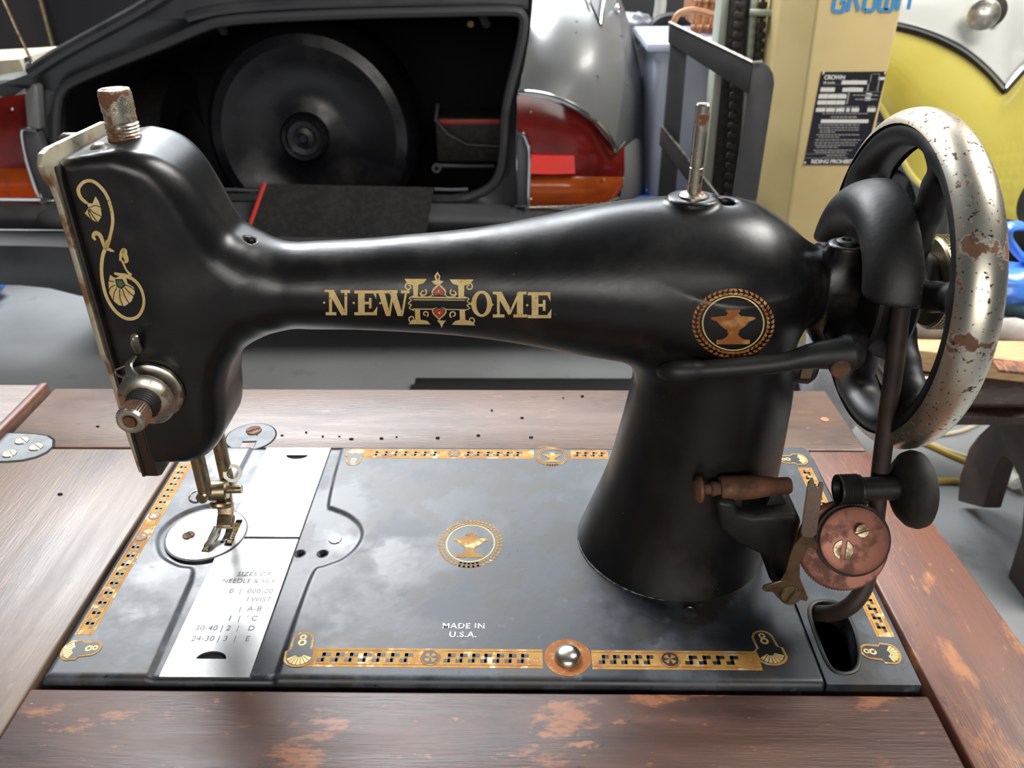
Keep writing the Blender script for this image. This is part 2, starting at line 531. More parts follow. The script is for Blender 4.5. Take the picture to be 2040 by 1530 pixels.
def screw(org, axis, r, m, parent, slot_ang=0.6, dome=.35, name='screw'):
    """A round slotted head with its slot cut as a dark groove."""
    ax = Vector(axis).normalized()
    t = Vector((0, 0, 1)) if abs(ax.z) < .9 else Vector((1, 0, 0))
    e1 = ax.cross(t).normalized(); e2 = ax.cross(e1)
    mb = MB(); h = r * dome
    # two half heads with a gap: the slot
    d = e1 * math.cos(slot_ang) + e2 * math.sin(slot_ang); p = ax.cross(d)
    g = r * .14
    for sgn in (1, -1):
        pts = []
        a0 = math.asin(g / r)
        for k in range(13):
            a = a0 + (PI - 2 * a0) * k / 12
            pts.append(Vector(org) + d * r * math.cos(a) + p * sgn * r * math.sin(a))
        mb.prism(pts, ax * h, r * .10, 1)
    mb.lathe([(0, h * .25), (r * .97, h * .25), (r * .97, -.2)], org, axis, 20)
    return part(name, mb, m, parent)


# hinge plate on the left, catch plate behind the head, plugged hole at the back right
hp = [(-160, 197), (-122, 196), (-106, 195), (-97, 193), (-91, 188.5), (-87.5, 181), (-88.5, 175), (-92.5, 170), (-99, 166.5), (-108, 165), (-122, 165), (-160, 165)]
hinge = part('hinge_plate', MB().prism([(x, y, TT + .5) for x, y in hp], (0, 0, -2), .3, 1), M['zinc'], table)
part('hinge_recess', MB().prism([(x * 1.0 + 1.4, y + (.8 if y > 180 else -1.4), TT + .12) for x, y in hp], (0, 0, -1)), M['dark'], table)
for x, y, a in ((-109.6, 187, .9), (-97, 180, .9), (-109.8, 172.6, .8)):
    screw((x, y, TT + .55), (0, 0, 1), 4.2, M['brass'], hinge, a, .12)
part('catch_recess', MB().lathe([(0, TT + .1), (16.2, TT + .1), (16.2, TT - .5)], (35.2, 193, 0), (0, 0, 1), 40), M['dark'], table)
catch = part('catch_plate', MB().lathe([(0, TT + .5), (15.2, TT + .5), (15.4, TT - .2)], (35.2, 193, 0), (0, 0, 1), 40), M['zinc'], table)
screw((35.3, 199.5, TT + .55), (0, 0, 1), 5.0, M['rusty'], catch, 2.2, .1)
part('catch_notch', MB().prism([(31.6, 177.6, TT + .6), (40.6, 178.2, TT + .6), (40.6, 188, TT + .6), (31.6, 187.4, TT + .6)], (0, 0, -.4)), M['dark'], catch)
part('catch_tongue', MB().prism([(31.8, 177.6, TT + .7), (40.4, 178.2, TT + .7), (40.4, 185.8, TT + .7), (31.8, 185.2, TT + .7)], (0, 0, -.4)), M['wood_right'], catch)
part('wooden_plug', MB().lathe([(0, TT + .4), (2.6, TT + .4), (2.8, TT - .3)], (409, 216, 0), (0, 0, 1), 20), mat('raw_wood_plug', (.42, .19, .09), .6), table)
# crumbs of dirt on the back of the table
crumbs = MB()
rc = random.Random(3)
for u, v in ((512, 868), (562, 868), (643, 870), (676, 870), (790, 871), (872, 873), (953, 868), (980, 818), (1058, 872), (1040, 833), (610, 862), (760, 874), (1122, 793), (1160, 790), (700, 875), (120, 985), (195, 850)):
    x, y, z = U(u, v, 'z', TT)
    crumbs.ball((x, y, TT + .4), rc.uniform(.5, 1.1), 6, (rc.uniform(.8, 1.9), 1, .6))
part('dirt_crumbs', crumbs, M['dark'], table, kind='stuff')

# ================================================================== sewing machine
mac = thing('sewing_machine', 'old black cast-iron sewing machine with gold transfers and a handwheel, set in the wooden table', 'sewing machine', (.19, .09, TZ))

# ---- bed: enamelled plate with the pressed step around the slide plates
STEP = [(46, -6), (43.5, 60), (41, 69), (33, 71), (22, 78), (15.8, 88), (14, 97), (17, 107.5), (23, 115), (31, 119.5), (38, 121), (40, 132), (40.5, 186),
        (97, 186), (98, 150), (100, 122), (103, 118), (112, 113), (120, 105), (123.5, 96), (122, 86), (116.5, 77), (108, 71.5), (103.5, 67), (102, 37), (101.5, -6)]


STEP = [STEP[0]] + [tuple(p) for p in spline(STEP[1:12], 4)] + [STEP[12], STEP[13]] + [tuple(p) for p in spline(STEP[14:-1], 4)] + [STEP[-1]]


def bed_mesh():
    h = 1.0
    xs = np.linspace(-1.5, 341.0, 343); ys = np.linspace(-1.0, 179.0, 181)
    X, Y = np.meshgrid(xs, ys, indexing='ij')
    d = polyd(X, Y, STEP)
    t = np.clip((d + 1.3) / 2.6, 0, 1); t = t * t * (3 - 2 * t)
    z = -1.3 * (1 - t)
    e = np.minimum.reduce([X + 1.5, Y + 1.0, 179.0 - Y])           # rounded outer edge
    r = 3.0
    z = np.where(e < r, z - (r - np.sqrt(np.clip(r * r - (r - e) ** 2, 0, None))), z)
    for hx, hy, hr in ((93.2, 81.3, 1.9), (105.3, 81.4, 1.9)):
        z = np.where((X - hx) ** 2 + (Y - hy) ** 2 < hr * hr, -6, z)
    mb = MB(); bm = mb.bm
    V = [[bm.verts.new((X[i, j], Y[i, j], z[i, j])) for j in range(len(ys))] for i in range(len(xs))]
    for i in range(len(xs) - 1):
        for j in range(len(ys) - 1):
            bm.faces.new((V[i][j], V[i + 1][j], V[i + 1][j + 1], V[i][j + 1]))
    loop = [V[i][0] for i in range(len(xs))] + [V[-1][j] for j in range(1, len(ys))] + [V[i][-1] for i in range(len(xs) - 2, -1, -1)] + [V[0][j] for j in range(len(ys) - 2, 0, -1)]
    low = [bm.verts.new((v.co.x, v.co.y, -14)) for v in loop]
    for i in range(len(loop)):
        k = (i + 1) % len(loop)
        bm.faces.new((loop[k], loop[i], low[i], low[k]))
    bm.faces.new(low[::-1])
    return mb


bed = part('bed_plate', bed_mesh(), M['bed'], mac, ang=60)
# end plate with the slot for the belt
slot = spline([(346, 9), (345.4, 24), (346.5, 40), (350.5, 47), (357.5, 48.5), (363.5, 45), (364.5, 30), (361, 14), (356.5, 6.5), (350, 5)], 5, True)
outer = [(342.0, -1), (382.5, -1), (384.5, 90), (386, 176), (383, 179), (342.0, 179)]
mb = MB(); bm = mb.bm
t = geometry.tessellate_polygon([[Vector((x, y, 0)) for x, y in outer], [Vector((q[0], q[1], 0)) for q in slot]])
allp = [(x, y) for x, y in outer] + [(q[0], q[1]) for q in slot]
top = [bm.verts.new((x, y, 0)) for x, y in allp]
for a in t: bm.faces.new([top[i] for i in a])
bmesh.ops.recalc_face_normals(bm, faces=list(bm.faces))
for f in bm.faces:
    if f.normal.z < 0: f.normal_flip()
for base, n in ((0, len(outer)), (len(outer), len(slot))):
    lowv = [bm.verts.new((allp[base + i][0], allp[base + i][1], -14)) for i in range(n)]
    for i in range(n):
        k = (i + 1) % n
        bm.faces.new((top[base + i], top[base + k], lowv[k], lowv[i]))
bmesh.ops.recalc_face_normals(bm, faces=list(bm.faces))
endp = part('bed_end_plate', mb, M['bed'], mac, ang=30)
part('slot_lip', MB().tube([(q[0], q[1], -.3) for q in slot], 1.1, 8, True), M['enamel_dull'], endp)

# ---- slide plates and throat plate
C0 = (39.6, 95.5)                         # centre of the round throat plate


def plate_poly(y0, y1):
    """Slide plate outline between y0 and y1 with the bite of the round throat plate."""
    R = 21.6
    pts = [(90, y0), (90, y1)]
    left = []
    for y in np.linspace(y1, y0, 60):
        dx = R * R - (y - C0[1]) ** 2
        left.append((max(50.2, C0[0] + math.sqrt(dx)) if dx > 0 else 50.2, y))
    return pts + left


def slide(y0, y1, moon):
    o = plate_poly(y0, y1)
    mb = MB(); bm = mb.bm
    t = geometry.tessellate_polygon([[Vector((x, y, 0)) for x, y in o], [Vector((x, y, 0)) for x, y in moon]])
    ap = list(o) + list(moon)
    tv = [bm.verts.new((x, y, -.15)) for x, y in ap]
    for a in t:
        try: bm.faces.new([tv[i] for i in a])
        except ValueError: pass
    for base, n in ((0, len(o)), (len(o), len(moon))):
        lw = [bm.verts.new((ap[base + i][0], ap[base + i][1], -1.6)) for i in range(n)]
        for i in range(n):
            k = (i + 1) % n
            bm.faces.new((tv[base + i], tv[base + k], lw[k], lw[i]))
    bmesh.ops.recalc_face_normals(bm, faces=list(bm.faces))
    for f in bm.faces:
        if abs(f.normal.z) > .9 and f.normal.z < 0: f.normal_flip()
    return mb


moon_f = [(63 + 13.6 * k / 10, 10.6) for k in range(11)] + [(69.8 + 6.8 * math.cos(a), 10.6 + 4.4 * math.sin(a)) for a in np.linspace(0.15, PI - .15, 11)]
moon_b = [(64.2 + 13.9 * k / 10, 169.4) for k in range(11)][::-1] + [(71.1 - 6.9 * math.cos(a), 169.4 - 4.6 * math.sin(a)) for a in np.linspace(0.15, PI - .15, 11)]
sl1 = part('slide_plate', slide(0.5, 91.7, moon_f), M['steel_plate'], mac, ang=20)
sl2 = part('slide_plate', slide(93.6, 177, moon_b), M['steel_plate'], mac, ang=20)
part('plate_seat', MB().prism([(50.5, 1, -1.25), (89.7, 1, -1.25), (89.7, 176.5, -1.25), (50.5, 176.5, -1.25)], (0, 0, -.2)), M['dark'], mac)

part('plate_seam', MB().box((74.6, 92.6, -.72), (30.6, 1.9, .9)), M['dark'], mac)
# round throat plate with the two feed slots
def fslot(x, y0, y1, w): return [(x - w, y0), (x + w, y0), (x + w, y1), (x - w, y1)]
fs = [fslot(43.6, 80.5, 101.5, 1.9), fslot(54.2, 85.5, 107.0, 1.9)]
mb = MB(); bm = mb.bm
circ = [(C0[0] + 20.6 * math.cos(a), C0[1] + 20.6 * math.sin(a)) for a in np.linspace(0, 2 * PI, 72, endpoint=False)]
t = geometry.tessellate_polygon([[Vector((x, y, 0)) for x, y in circ]] + [[Vector((x, y, 0)) for x, y in f] for f in fs])
ap = circ + fs[0] + fs[1]
tv = [bm.verts.new((x, y, .35)) for x, y in ap]
for a in t: bm.faces.new([tv[i] for i in a])
base = 0
for n in (72, 4, 4):
    lw = [bm.verts.new((ap[base + i][0], ap[base + i][1], -1.4)) for i in range(n)]
    for i in range(n):
        k = (i + 1) % n
        bm.faces.new((tv[base + i], tv[base + k], lw[k], lw[i]))
    base += n
bmesh.ops.recalc_face_normals(bm, faces=list(bm.faces))
for f in bm.faces:
    if abs(f.normal.z) > .9 and f.normal.z < 0: f.normal_flip()
throat = part('throat_plate', mb, M['steel_plate'], mac, ang=20)
part('throat_rim', MB().lathe([(20.7, .1), (21.6, .0), (21.8, -1.5)], (C0[0], C0[1], 0), (0, 0, 1), 60), M['enamel_dull'], throat)
part('feed_slot_floor', MB().box((43.6, 91, -1.3), (4.2, 21.4, .3)).box((54.2, 96.3, -1.3), (4.2, 21.9, .3)), M['dark'], throat, kind='stuff')
for x, y0, y1 in ((43.6, 81.5, 101), (54.2, 88.5, 106)):
    mb = MB()
    for k in range(int((y1 - y0) / 1.6)):
        yy = y0 + k * 1.6
        mb.prism([(x - 1.3, yy, -.9), (x - 1.3, yy + 1.5, -.9), (x - 1.3, yy + 1.0, .75)], (2.6, 0, 0))
    part('feed_dog', mb, M['aged_nickel'], throat, kind='stuff')
screw((30.6, 93.6, .35), (0, 0, 1), 3.3, M['rusty'], throat, .7, .12)
part('needle_hole', MB().lathe([(0, .42), (.9, .42), (.9, .3)], (50.2, 88.6, 0), (0, 0, 1), 12), M['dark'], throat)
part('bright_pin', MB().lathe([(0, -.7), (3.0, -.75), (3.4, -1.2)], (109.5, 92.6, 0), (0, 0, 1), 24), M['nickel'], bed)
# thread table stamped in the front plate
def zmap(z): return lambda x, y: (x, y, z)


def text_mesh(body, size, align='CENTER', shear=0.0, bold=0.0, space=1.0):
    c = bpy.data.curves.new('writing', 'FONT'); c.body = body; c.size = size; c.align_x = align; c.shear = shear; c.offset = bold; c.space_character = space
    c.resolution_u = 3
    o = bpy.data.objects.new('writing', c); COL.objects.link(o)
    dg = bpy.context.evaluated_depsgraph_get()
    me = bpy.data.meshes.new_from_object(o.evaluated_get(dg))
    bpy.data.objects.remove(o); bpy.data.curves.remove(c)
    vs = [tuple(v.co[:2]) for v in me.vertices]; fs = [tuple(p.vertices) for p in me.polygons]
    bpy.data.meshes.remove(me)
    return vs, fs


def writing(name, body, size, mapper, m, parent, **kw):
    tk = {k: kw.pop(k) for k in ('align', 'shear', 'bold', 'space') if k in kw}
    vs, fs = text_mesh(body, size, **tk)
    return decal(name, [[vs[i] for i in f] for f in fs], mapper, m, parent, kind='stuff', **kw)


for body, x, y, s in (('SIZES OF', 74, 63.5, 4.2), ('NEEDLE & SILK', 73, 58.6, 4.0), ('0  |  000-00', 76, 51.5, 4.4), ('TWIST', 81, 46, 4.2), ('|  A-B', 79, 39.8, 4.4), ("1  |  ' C", 77, 33.6, 4.4), ('30-40 | 2  |   D', 70.5, 27.4, 4.4), ('24-30 | 3  |   E', 70.5, 21.0, 4.4)):
    writing('stamped_writing', body, s, (lambda X, Y: lambda a, b: (X + a, Y + b, -.08))(x, y), M['etch'], sl1, space=1.05)

# ---- cast body: head, arm and pillar in one surface
HEAD = [(29, 64), (50, 62.5), (59, 65.5), (66, 73), (69.5, 84), (71.5, 98), (76, 110), (84, 119), (93, 126), (101, 134), (101, 156), (96, 164),
        (91, 168.5), (86.0, 173), (82, 181), (78, 190), (73, 199), (67, 205.5), (60, 209), (50, 211), (29, 207.5)]
_ax = spline([(60, 17.5), (95, 18.5), (113, 19.6), (135, 20.2), (157, 21.6), (178, 23.2), (200, 26), (220, 29.6), (243, 34), (260, 36.4), (275, 37.4), (295, 37.6), (308, 35.4), (318, 30.5), (326, 24.8), (331, 20.5), (336, 17.3), (341, 16), (352, 16)], 8)
_ax = np.array(_ax)
_pz = np.array(spline([(-2, 238, 337, 47), (0, 239, 337, 46.4), (4, 240.4, 337, 45.6), (17, 244.6, 337, 42.5), (30, 249, 337, 40.8), (46.5, 253.6, 337, 39.2), (76, 259, 337, 36.8), (98, 262, 336.5, 35.6), (125, 263.5, 333, 35), (150, 264, 330, 35)], 6))
YC = 95.0
HEADC = [HEAD[0]] + [tuple(p) for p in spline(HEAD[1:-1], 6)] + [HEAD[-1]]


def body_sdf(X, Y, Z):
    # head
    d2 = polyd(X[:, 0, :], Z[0, 0, :][None, :], HEADC)[:, None, :]
    t = np.interp(X, [29, 58, 105, 125], [25.5, 25.0, 17.5, 16.5])
    r = np.interp(X, [40, 62, 82], [5.0, 9.0, 15.0])
    a = d2 + r; b = np.abs(Y - YC) - t + r
    # the crown of the head is softer towards the back
    head = np.minimum(np.maximum(a, b), 0) + np.sqrt(np.maximum(a, 0) ** 2 + np.maximum(b, 0) ** 2) - r
    # arm
    zc = np.interp(X, [60, 113, 157, 243], [145, 145, 146, 147])
    rad = np.interp(X, _ax[:, 0], _ax[:, 1])
    arm = (np.sqrt((Y - YC) ** 2 + (Z - zc) ** 2) - rad) * .93
    arm = np.maximum(arm, np.maximum(60 - X, X - 347))
    d = smin(head, arm, 12)
    # pillar
    Lx = np.interp(Z, _pz[:, 0], _pz[:, 1]); Rx = np.interp(Z, _pz[:, 0], _pz[:, 2]); Ry = np.interp(Z, _pz[:, 0], _pz[:, 3])
    cx = (Lx + Rx) / 2; rx = (Rx - Lx) / 2
    q = np.sqrt(((X - cx) / rx) ** 2 + ((Y - 94) / Ry) ** 2)
    pil = (q - 1) * np.minimum(rx, Ry) * .93
    pil = np.maximum(pil, Z - 150)
    d = smin(d, pil, 13)
    # boss under the spool pin
    boss = np.maximum(np.sqrt((X - 281) ** 2 + (Y - 94) ** 2) - 10.2, np.abs(Z - 178) - 8.2)
    d = smin(d, boss, 3.5)
    d = smax(d, -np.maximum(np.sqrt((X - 294.8) ** 2 + (Y - 94) ** 2) - 4.3, 176 - Z), .6)          # oil hole by the pin
    d = smax(d, -np.maximum(np.sqrt((X - 92.5) ** 2 + (Y - 89.5) ** 2) - 2.1, 158 - Z), .4)         # oil hole at the neck
    d = np.maximum(d, 28 - X)
    return np.maximum(d, -2 - Z)


me, BV, BQ = nets(body_sdf, (24, 42, -4), (350, 146, 216), 1.15, 'cast_body')
body = link('cast_body', me, M['enamel'], mac)
BODY = BVHTree.FromPolygons([tuple(p) for p in BV], [tuple(q) for q in BQ])


def hit(u, v, off=.25):
    """Where the photo's pixel falls on the casting, lifted off by `off` mm along the surface normal."""
    d = Vector(ray(u, v)).normalized()
    p, n, i, _ = BODY.ray_cast(Vector(CAM), d)
    if p is None: p, n, i, _ = BODY.find_nearest(Vector(CAM) + d * .38)
    if n.dot(d) > 0: n = -n
    p = p + n * off * .001
    return tuple((np.array(p) - ORG) / UNIT)


we = [(289 + 49.4 * math.cos(math.radians(a)), 94 + 47 * math.sin(math.radians(a)), .35) for a in range(150, 262, 4)]
part('worn_edge', MB().tube(we, [.15 + .55 * math.sin(PI * i / (len(we) - 1)) for i in range(len(we))], 8), mat('worn_grey_edge', (.22, .22, .22), .6, mix=(.04, .04, .04), mscale=300, mlo=.45, mhi=.55), body)
part('wire_clip', MB().tube([(290 + 2.4 * math.cos(a), 41 + 2.4 * math.sin(a), .6) for a in np.linspace(.3, 2.9, 10)], .3, 6), M['brass'], bed)
# ---- face plate on the left end of the head
fp = [(71.5, 58.5), (70.0, 80), (69.6, 118), (67.4, 124), (67.2, 192), (66, 199), (62.8, 203), (61.6, 208), (64.5, 212), (70, 213), (118, 212), (121.5, 206), (121.5, 68), (117, 58), (78, 55.5), (74, 55.5)]
fpo = part('face_plate', MB().prism([(28.6, y, z) for y, z in fp], (-2.6, 0, 0), .5), M['face'], mac)
screw((25.9, 94, 206), (-1, 0, 0), 4, M['nickel'], fpo)
part('thumb_nut', MB().lathe([(0, 9), (3.6, 9), (4.2, 8), (4.2, 2), (3, 1.5), (3, -1)], (26, 101, 207), (-1, 0, 0), 20), M['nickel'], fpo)
part('face_plate_back', MB().prism([(30.2, 68.9, 57.5), (30.2, 121, 57.5), (30.2, 121, 206), (30.2, 68.9, 206)], (-1.6, 0, 0), .4), M['rubber'], mac)
# the wedge that closes the plate's front lower edge
part('plate_toe', MB().prism([(28.8, 69.6, 96), (28.8, 69.6, 57.5), (28.8, 73, 55.5), (28.8, 96, 55.5), (28.8, 96, 66)], (7.5, 0, 0), 1.0), mat('brown_stained_plate', (.04, .022, .016), .5, .4), fpo)

# ---- presser regulating cap on the crown
capx, capy = 45.9, 96
cap_prof = [(6.6, -4), (6.6, 0)]
for k in range(5): cap_prof += [(6.7, .5 + k * 1.3), (6.05, 1.15 + k * 1.3)]
cap_prof += [(6.3, 7.2), (6.15, 10.5), (6.25, 18.6), (5.9, 19.2), (0, 19.2)]
capo = part('regulating_cap', MB().lathe(cap_prof, (capx, capy, 210.3), (0, 0, 1), 40), M['cap_metal'], mac, ang=28)
mb = MB()
for j in range(9):
    for k in range(26):
        a = 2 * PI * (k + .5 * (j % 2)) / 26
        mb.box((capx + 6.2 * math.cos(a), capy + 6.2 * math.sin(a), 210.3 + 10.9 + j * .8), (.42, .42, .42))
part('knurling', mb, M['cap_metal'], capo, smooth=False, kind='stuff')
mb = MB()
mb.lathe([(0, 1.7), (2.2, 1.3), (3.6, .2), (3.9, -1)], (40.5, 84, 209.6), (0, -.15, 1), 24)
part('oil_screw', mb, M['nickel'], mac)

# ---- spool pin
sp = [(6.4, -1.2), (6.4, .4), (5.2, .9), (2.95, 1.4), (2.95, 11.8), (2.7, 12.0), (2.7, 12.5), (2.95, 12.7), (2.95, 36.8), (2.5, 37.4), (0, 37.4)]
part('spool_pin', MB().lathe(sp, (281.2, 94, 186.6), (0, 0, 1), 28), M['pin_metal'], mac, ang=28)

# ---- handwheel: chromed rim, black spokes and hub
WX, WY, WZ = 376.0, 95.0, 147.0


def wheel_sdf(X, Y, Z):
    ry, rz = Y - WY, Z - WZ
    rr = np.sqrt(ry ** 2 + rz ** 2)
    ring = np.sqrt(((rr - 64.2) * 1.28) ** 2 + ((X - WX) * .9) ** 2) - 8.3
    hub = np.maximum(rr - 13, np.abs(X - 376) - 13)
    d = smin(ring, hub, 3)
    for ra in (73, 17, -41, -103, -163, 150):
        a0 = math.radians(ra - 10)
        pts = []
        for q in range(5):
            rad = 10 + 54 * q / 4; a = a0 + math.radians(10) * math.sin(q / 4 * PI * .5)
            pts.append((376.0 - 1.5 * math.sin(q / 4 * PI), WY - rad * math.cos(a), WZ + rad * math.sin(a)))
        sp_ = None
        for p, q in zip(pts, pts[1:]):
            c = capsule(X, Y, Z, p, q, 6.0)
            sp_ = c if sp_ is None else smin(sp_, c, 2)
        d = smin(d, sp_, 7)
    return d


me, _, _ = nets(wheel_sdf, (362, 18, 70), (392, 172, 224), 1.1, 'handwheel')
wheel = link('handwheel', me, M['enamel_dull'], mac)
tor = [(63.6 + 10.3 * math.cos(a), 10.1 * math.sin(a)) for a in np.linspace(-1.2, 1.95, 28)]
part('wheel_rim', MB().lathe(tor, (WX, WY, WZ), (1, 0, 0), 110), M['rim'], wheel, label='pitted chrome rim with rust patches')
nut = [(0, -3), (19.2, -3), (20.4, -2), (20.4, 8), (19.2, 9.5), (9, 10.5), (0, 10.5)]
part('stop_nut', MB().lathe(nut, (391.5, WY, WZ), (1, 0, 0), 64), M['brass'], wheel)
mb = MB()
for j in range(6):
    for k in range(70):
        a = 2 * PI * (k + .5 * (j % 2)) / 70
        mb.box((390.8 + j * 1.6, WY + 20.5 * math.cos(a), WZ + 20.5 * math.sin(a)), (.85, .7, .7), rot=(a, 'X') if False else None)
part('nut_knurling', mb, M['brass'], wheel, smooth=False, kind='stuff')


# ---- bearing, pulley and the half-round belt guard over it
def guard_sdf(X, Y, Z):
    ry, rz = Y - WY, Z - WZ
    rr = np.sqrt(ry ** 2 + rz ** 2)
    q = np.sqrt(((rr - 33.5) / 1.0) ** 2 + ((X - 363) * .72) ** 2) - 11.4
    q = np.maximum(q, X - 366)
    cav = np.sqrt((rr - 31) ** 2 + ((X - 367) * .8) ** 2) - 7.5
    q = smax(q, -cav, 1.0)
    q = smax(q, -(rz - 7.0), 2.0)
    web = np.maximum(rr - 30, np.abs(X - 363) - 2.5)
    web = np.maximum(web, -(rz - 7))
    q = smin(q, web, 5)
    return q


me, _, _ = nets(guard_sdf, (338, 46, 143), (369, 144, 196), .9, 'belt_guard')
guard = link('belt_guard', me, M['enamel_dull'], mac)


def bear_sdf(X, Y, Z):
    rr = np.sqrt((Y - WY) ** 2 + (Z - WZ) ** 2)
    a = np.maximum(rr - 17.5, np.abs(X - 346.5) - 7.2)
    up = np.maximum(np.sqrt((X - 346) ** 2 + (Y - 86) ** 2) - 7.4, np.abs(Z - 160) - 8.5)
    d = smin(a, up, 6)
    low = capsule(X, Y, Z, (344, 95, 132), (350, 97, 118), 9, 6)
    return smin(d, low, 8)


me, _, _ = nets(bear_sdf, (334, 68, 104), (360, 124, 176), 1.0, 'bearing')
bearing = link('bearing', me, M['enamel'], mac)
part('oil_cup', MB().lathe([(4.3, -1), (4.3, 1.4), (3.4, 2.0), (2.2, 2.0), (2.0, .6), (0, .6)], (346, 86, 168.2), (0, 0, 1), 28), M['enamel_dull'], bearing)
part('pulley', MB().lathe([(0, 355), (33, 355), (34, 356.5), (30, 361), (30, 367), (34, 370.5), (33, 372), (0, 372)], (0, WY, WZ), (1, 0, 0), 48), M['enamel_dull'], mac)

# ---- leather belt from the pulley down to the slot
bl = [(364, 64, 160)] + [U(u, v, 'x', x) for u, v, x in ((1792, 640, 364.5), (1783, 720, 365), (1768, 830, 366), (1755, 930, 367), (1744, 1040, 368), (1732, 1130, 367.5), (1719, 1175, 365), (1692, 1208, 360), (1655, 1222, 355), (1622, 1222, 352), (1606, 1232, 350))]
part('drive_belt', MB().tube(spline(bl, 6), 3.9, 14), M['leather'], mac)

# ---- lever across the pillar
lv = spline([U(1316, 738, 'y', 57), U(1345, 739, 'y', 53), U(1395, 737, 'y', 53), U(1480, 731, 'y', 52), U(1560, 722, 'y', 51), U(1620, 709, 'y', 51), U(1690, 703, 'y', 52)], 6)
n = len(lv)
lever = part('stop_lever', MB().tube(lv, [3.0 + 1.8 * min(1, i / 6) if i < n * .30 else (4.2 if i < n * .7 else 4.2 + 3.4 * (i - n * .7) / (n * .3)) for i in range(n)], 14), M['enamel_dull'], mac)
a = np.array(U(1672, 731, 'y', 47))
part('lever_screw', MB().lathe([(0, 2.6), (3.5, 2.6), (4.1, 2.0), (4.1, -4)], a, (0, -1, 0), 36), M['rusty'], lever)
le = U(1688, 703, 'y', 53)
part('lever_boss', MB().ball(le, 8.0, 20, (.9, 1, .95)), M['enamel_dull'], lever)
part('lever_bracket', MB().tube([le, (352, 74, 130), (352, 90, 128)], [7.0, 8, 8], 14), M['enamel_dull'], lever)
part('motor_boss', MB().lathe([(0, 0), (8.5, 0), (9.5, 1.5), (9.5, 12), (8, 14), (0, 14)], (334, 100, 104), (1, 0, -.12), 28), M['enamel_dull'], mac)
part('number_plate', MB().box((341, 88.5, 107), (5, .6, 11), rot=None), M['brass'], mac)

# ---- tension unit on the front of the head
T = np.array((44.8, 69.2, 105.5))
tens = part('tension_dial', MB().lathe([(13.2, -1), (14.0, .2), (13.6, 1.6), (12.4, 2.2), (0, 2.6)], T, (0, -1, 0), 48), M['tension_metal'], mac)
part('tension_disc', MB().lathe([(0, 5), (7, 5.6), (11.2, 7.2), (12.3, 7.6), (11.6, 6.4), (7, 4.4)], T, (0, -1, 0), 48), M['nickel'], tens)
part('tension_disc', MB().lathe([(7, 9.8), (10.5, 8.8), (12.4, 7.7), (12.7, 8.3), (11.2, 9.8), (7, 10.8), (0, 11)], T, (0, -1, 0), 48), M['tension_metal'], tens)
sprg = []
for k in range(90):
    a = k * .42; rr = 7.2 - 2.2 * k / 90
    sprg.append((T[0] + rr * math.cos(a), T[1] - 11.2 - 7.0 * k / 90, T[2] + rr * math.sin(a)))
part('tension_spring', MB().tube(sprg, .62, 6), M['enamel_dull'], tens)
part('tension_stud', MB().lathe([(2.6, 0), (2.6, 27), (0, 27)], T, (0, -1, 0), 18), M['rusty'], tens)
kp = [(0, 16.6), (4.4, 17), (5.3, 18)]
knob = part('tension_nut', MB().lathe([(0, 17), (5.2, 17), (6.0, 18), (6.0, 25.0), (5.5, 26.4), (4.4, 26.7), (2.9, 26.2), (2.7, 24.8), (0, 24.8)], T, (0, -1, 0), 40), M['nickel'], tens)
mb = MB()
for k in range(34):
    a = 2 * PI * k / 34
    mb.box((T[0] + 6.05 * math.cos(a), T[1] - 21.5, T[2] + 6.05 * math.sin(a)), (.6, 6.6, .6))
part('nut_ribs', mb, M['rusty'], knob, smooth=False, kind='stuff')
part('stud_slot', MB().box((T[0] + .4, T[1] - 25.6, T[2]), (3.6, 1.6, 1.3), rot=None), M['brass'], knob)
g1 = [U(265, 666, 'y', 66), U(269, 674, 'y', 64.5), U(270, 684, 'y', 65), U(276, 696, 'y', 67.5), U(277, 702, 'y', 69)]
part('thread_guide', MB().tube(spline(g1, 4), [1.0, 1.6, 1.7, 1.7, 1.7, 1.8, 1.9, 1.9, 2, 2, 2, 2, 2, 2, 2, 2, 1.8], 8, flat=.5), M['nickel'], mac)
g2 = [U(268, 708, 'y', 69), U(258, 722, 'y', 66), U(256, 732, 'y', 64), U(262, 744, 'y', 62), U(272, 754, 'y', 60.5)]
part('check_spring_arm', MB().tube(spline(g2, 4), 2.0, 8, flat=.45), M['nickel'], mac)
g3 = [U(272, 757, 'y', 61), U(248, 752, 'y', 63), U(232, 746, 'y', 65), U(230, 738, 'y', 66), U(240, 733, 'y', 66.5), U(252, 728, 'y', 67)]
part('check_spring', MB().tube(spline(g3, 4), .45, 6), M['nickel'], mac)

# ---- needle bar, presser bar and foot
part('needle_bar', MB().tube([(45.6, 93, 70), (45.6, 93, 29)], 3.6, 18), M['aged_nickel'], mac)
pb = part('presser_bar', MB().tube([(52.5, 106, 72), (52.5, 106, 22)], 3.6, 18), M['aged_nickel'], mac)
part('needle_clamp', MB().lathe([(0, -5.2), (4.6, -5.2), (5.2, -4.4), (5.2, 4.2), (4.4, 5), (0, 5)], (50.5, 97, 28), (1, .1, 0), 22), M['brass'], mac)
part('clamp_screw', MB().tube([(55, 97, 28.6), (63, 97.2, 28.8)], 2.1, 14), M['aged_nickel'], mac)
part('clamp_screw_head', MB().lathe([(0, 3), (2.6, 3), (3, 2.4), (3, -2)], (45.0, 91, 29), (-.1, -1, 0), 20), M['aged_nickel'], mac)
part('foot_screw', MB().lathe([(0, 3.8), (5.0, 3.4), (6.3, 2.2), (6.3, .8), (5.4, 0), (2.5, 0), (2.5, -6)], (50.8, 97.5, 20.5), (0, -.5, -.86), 28), M['aged_nickel'], mac)
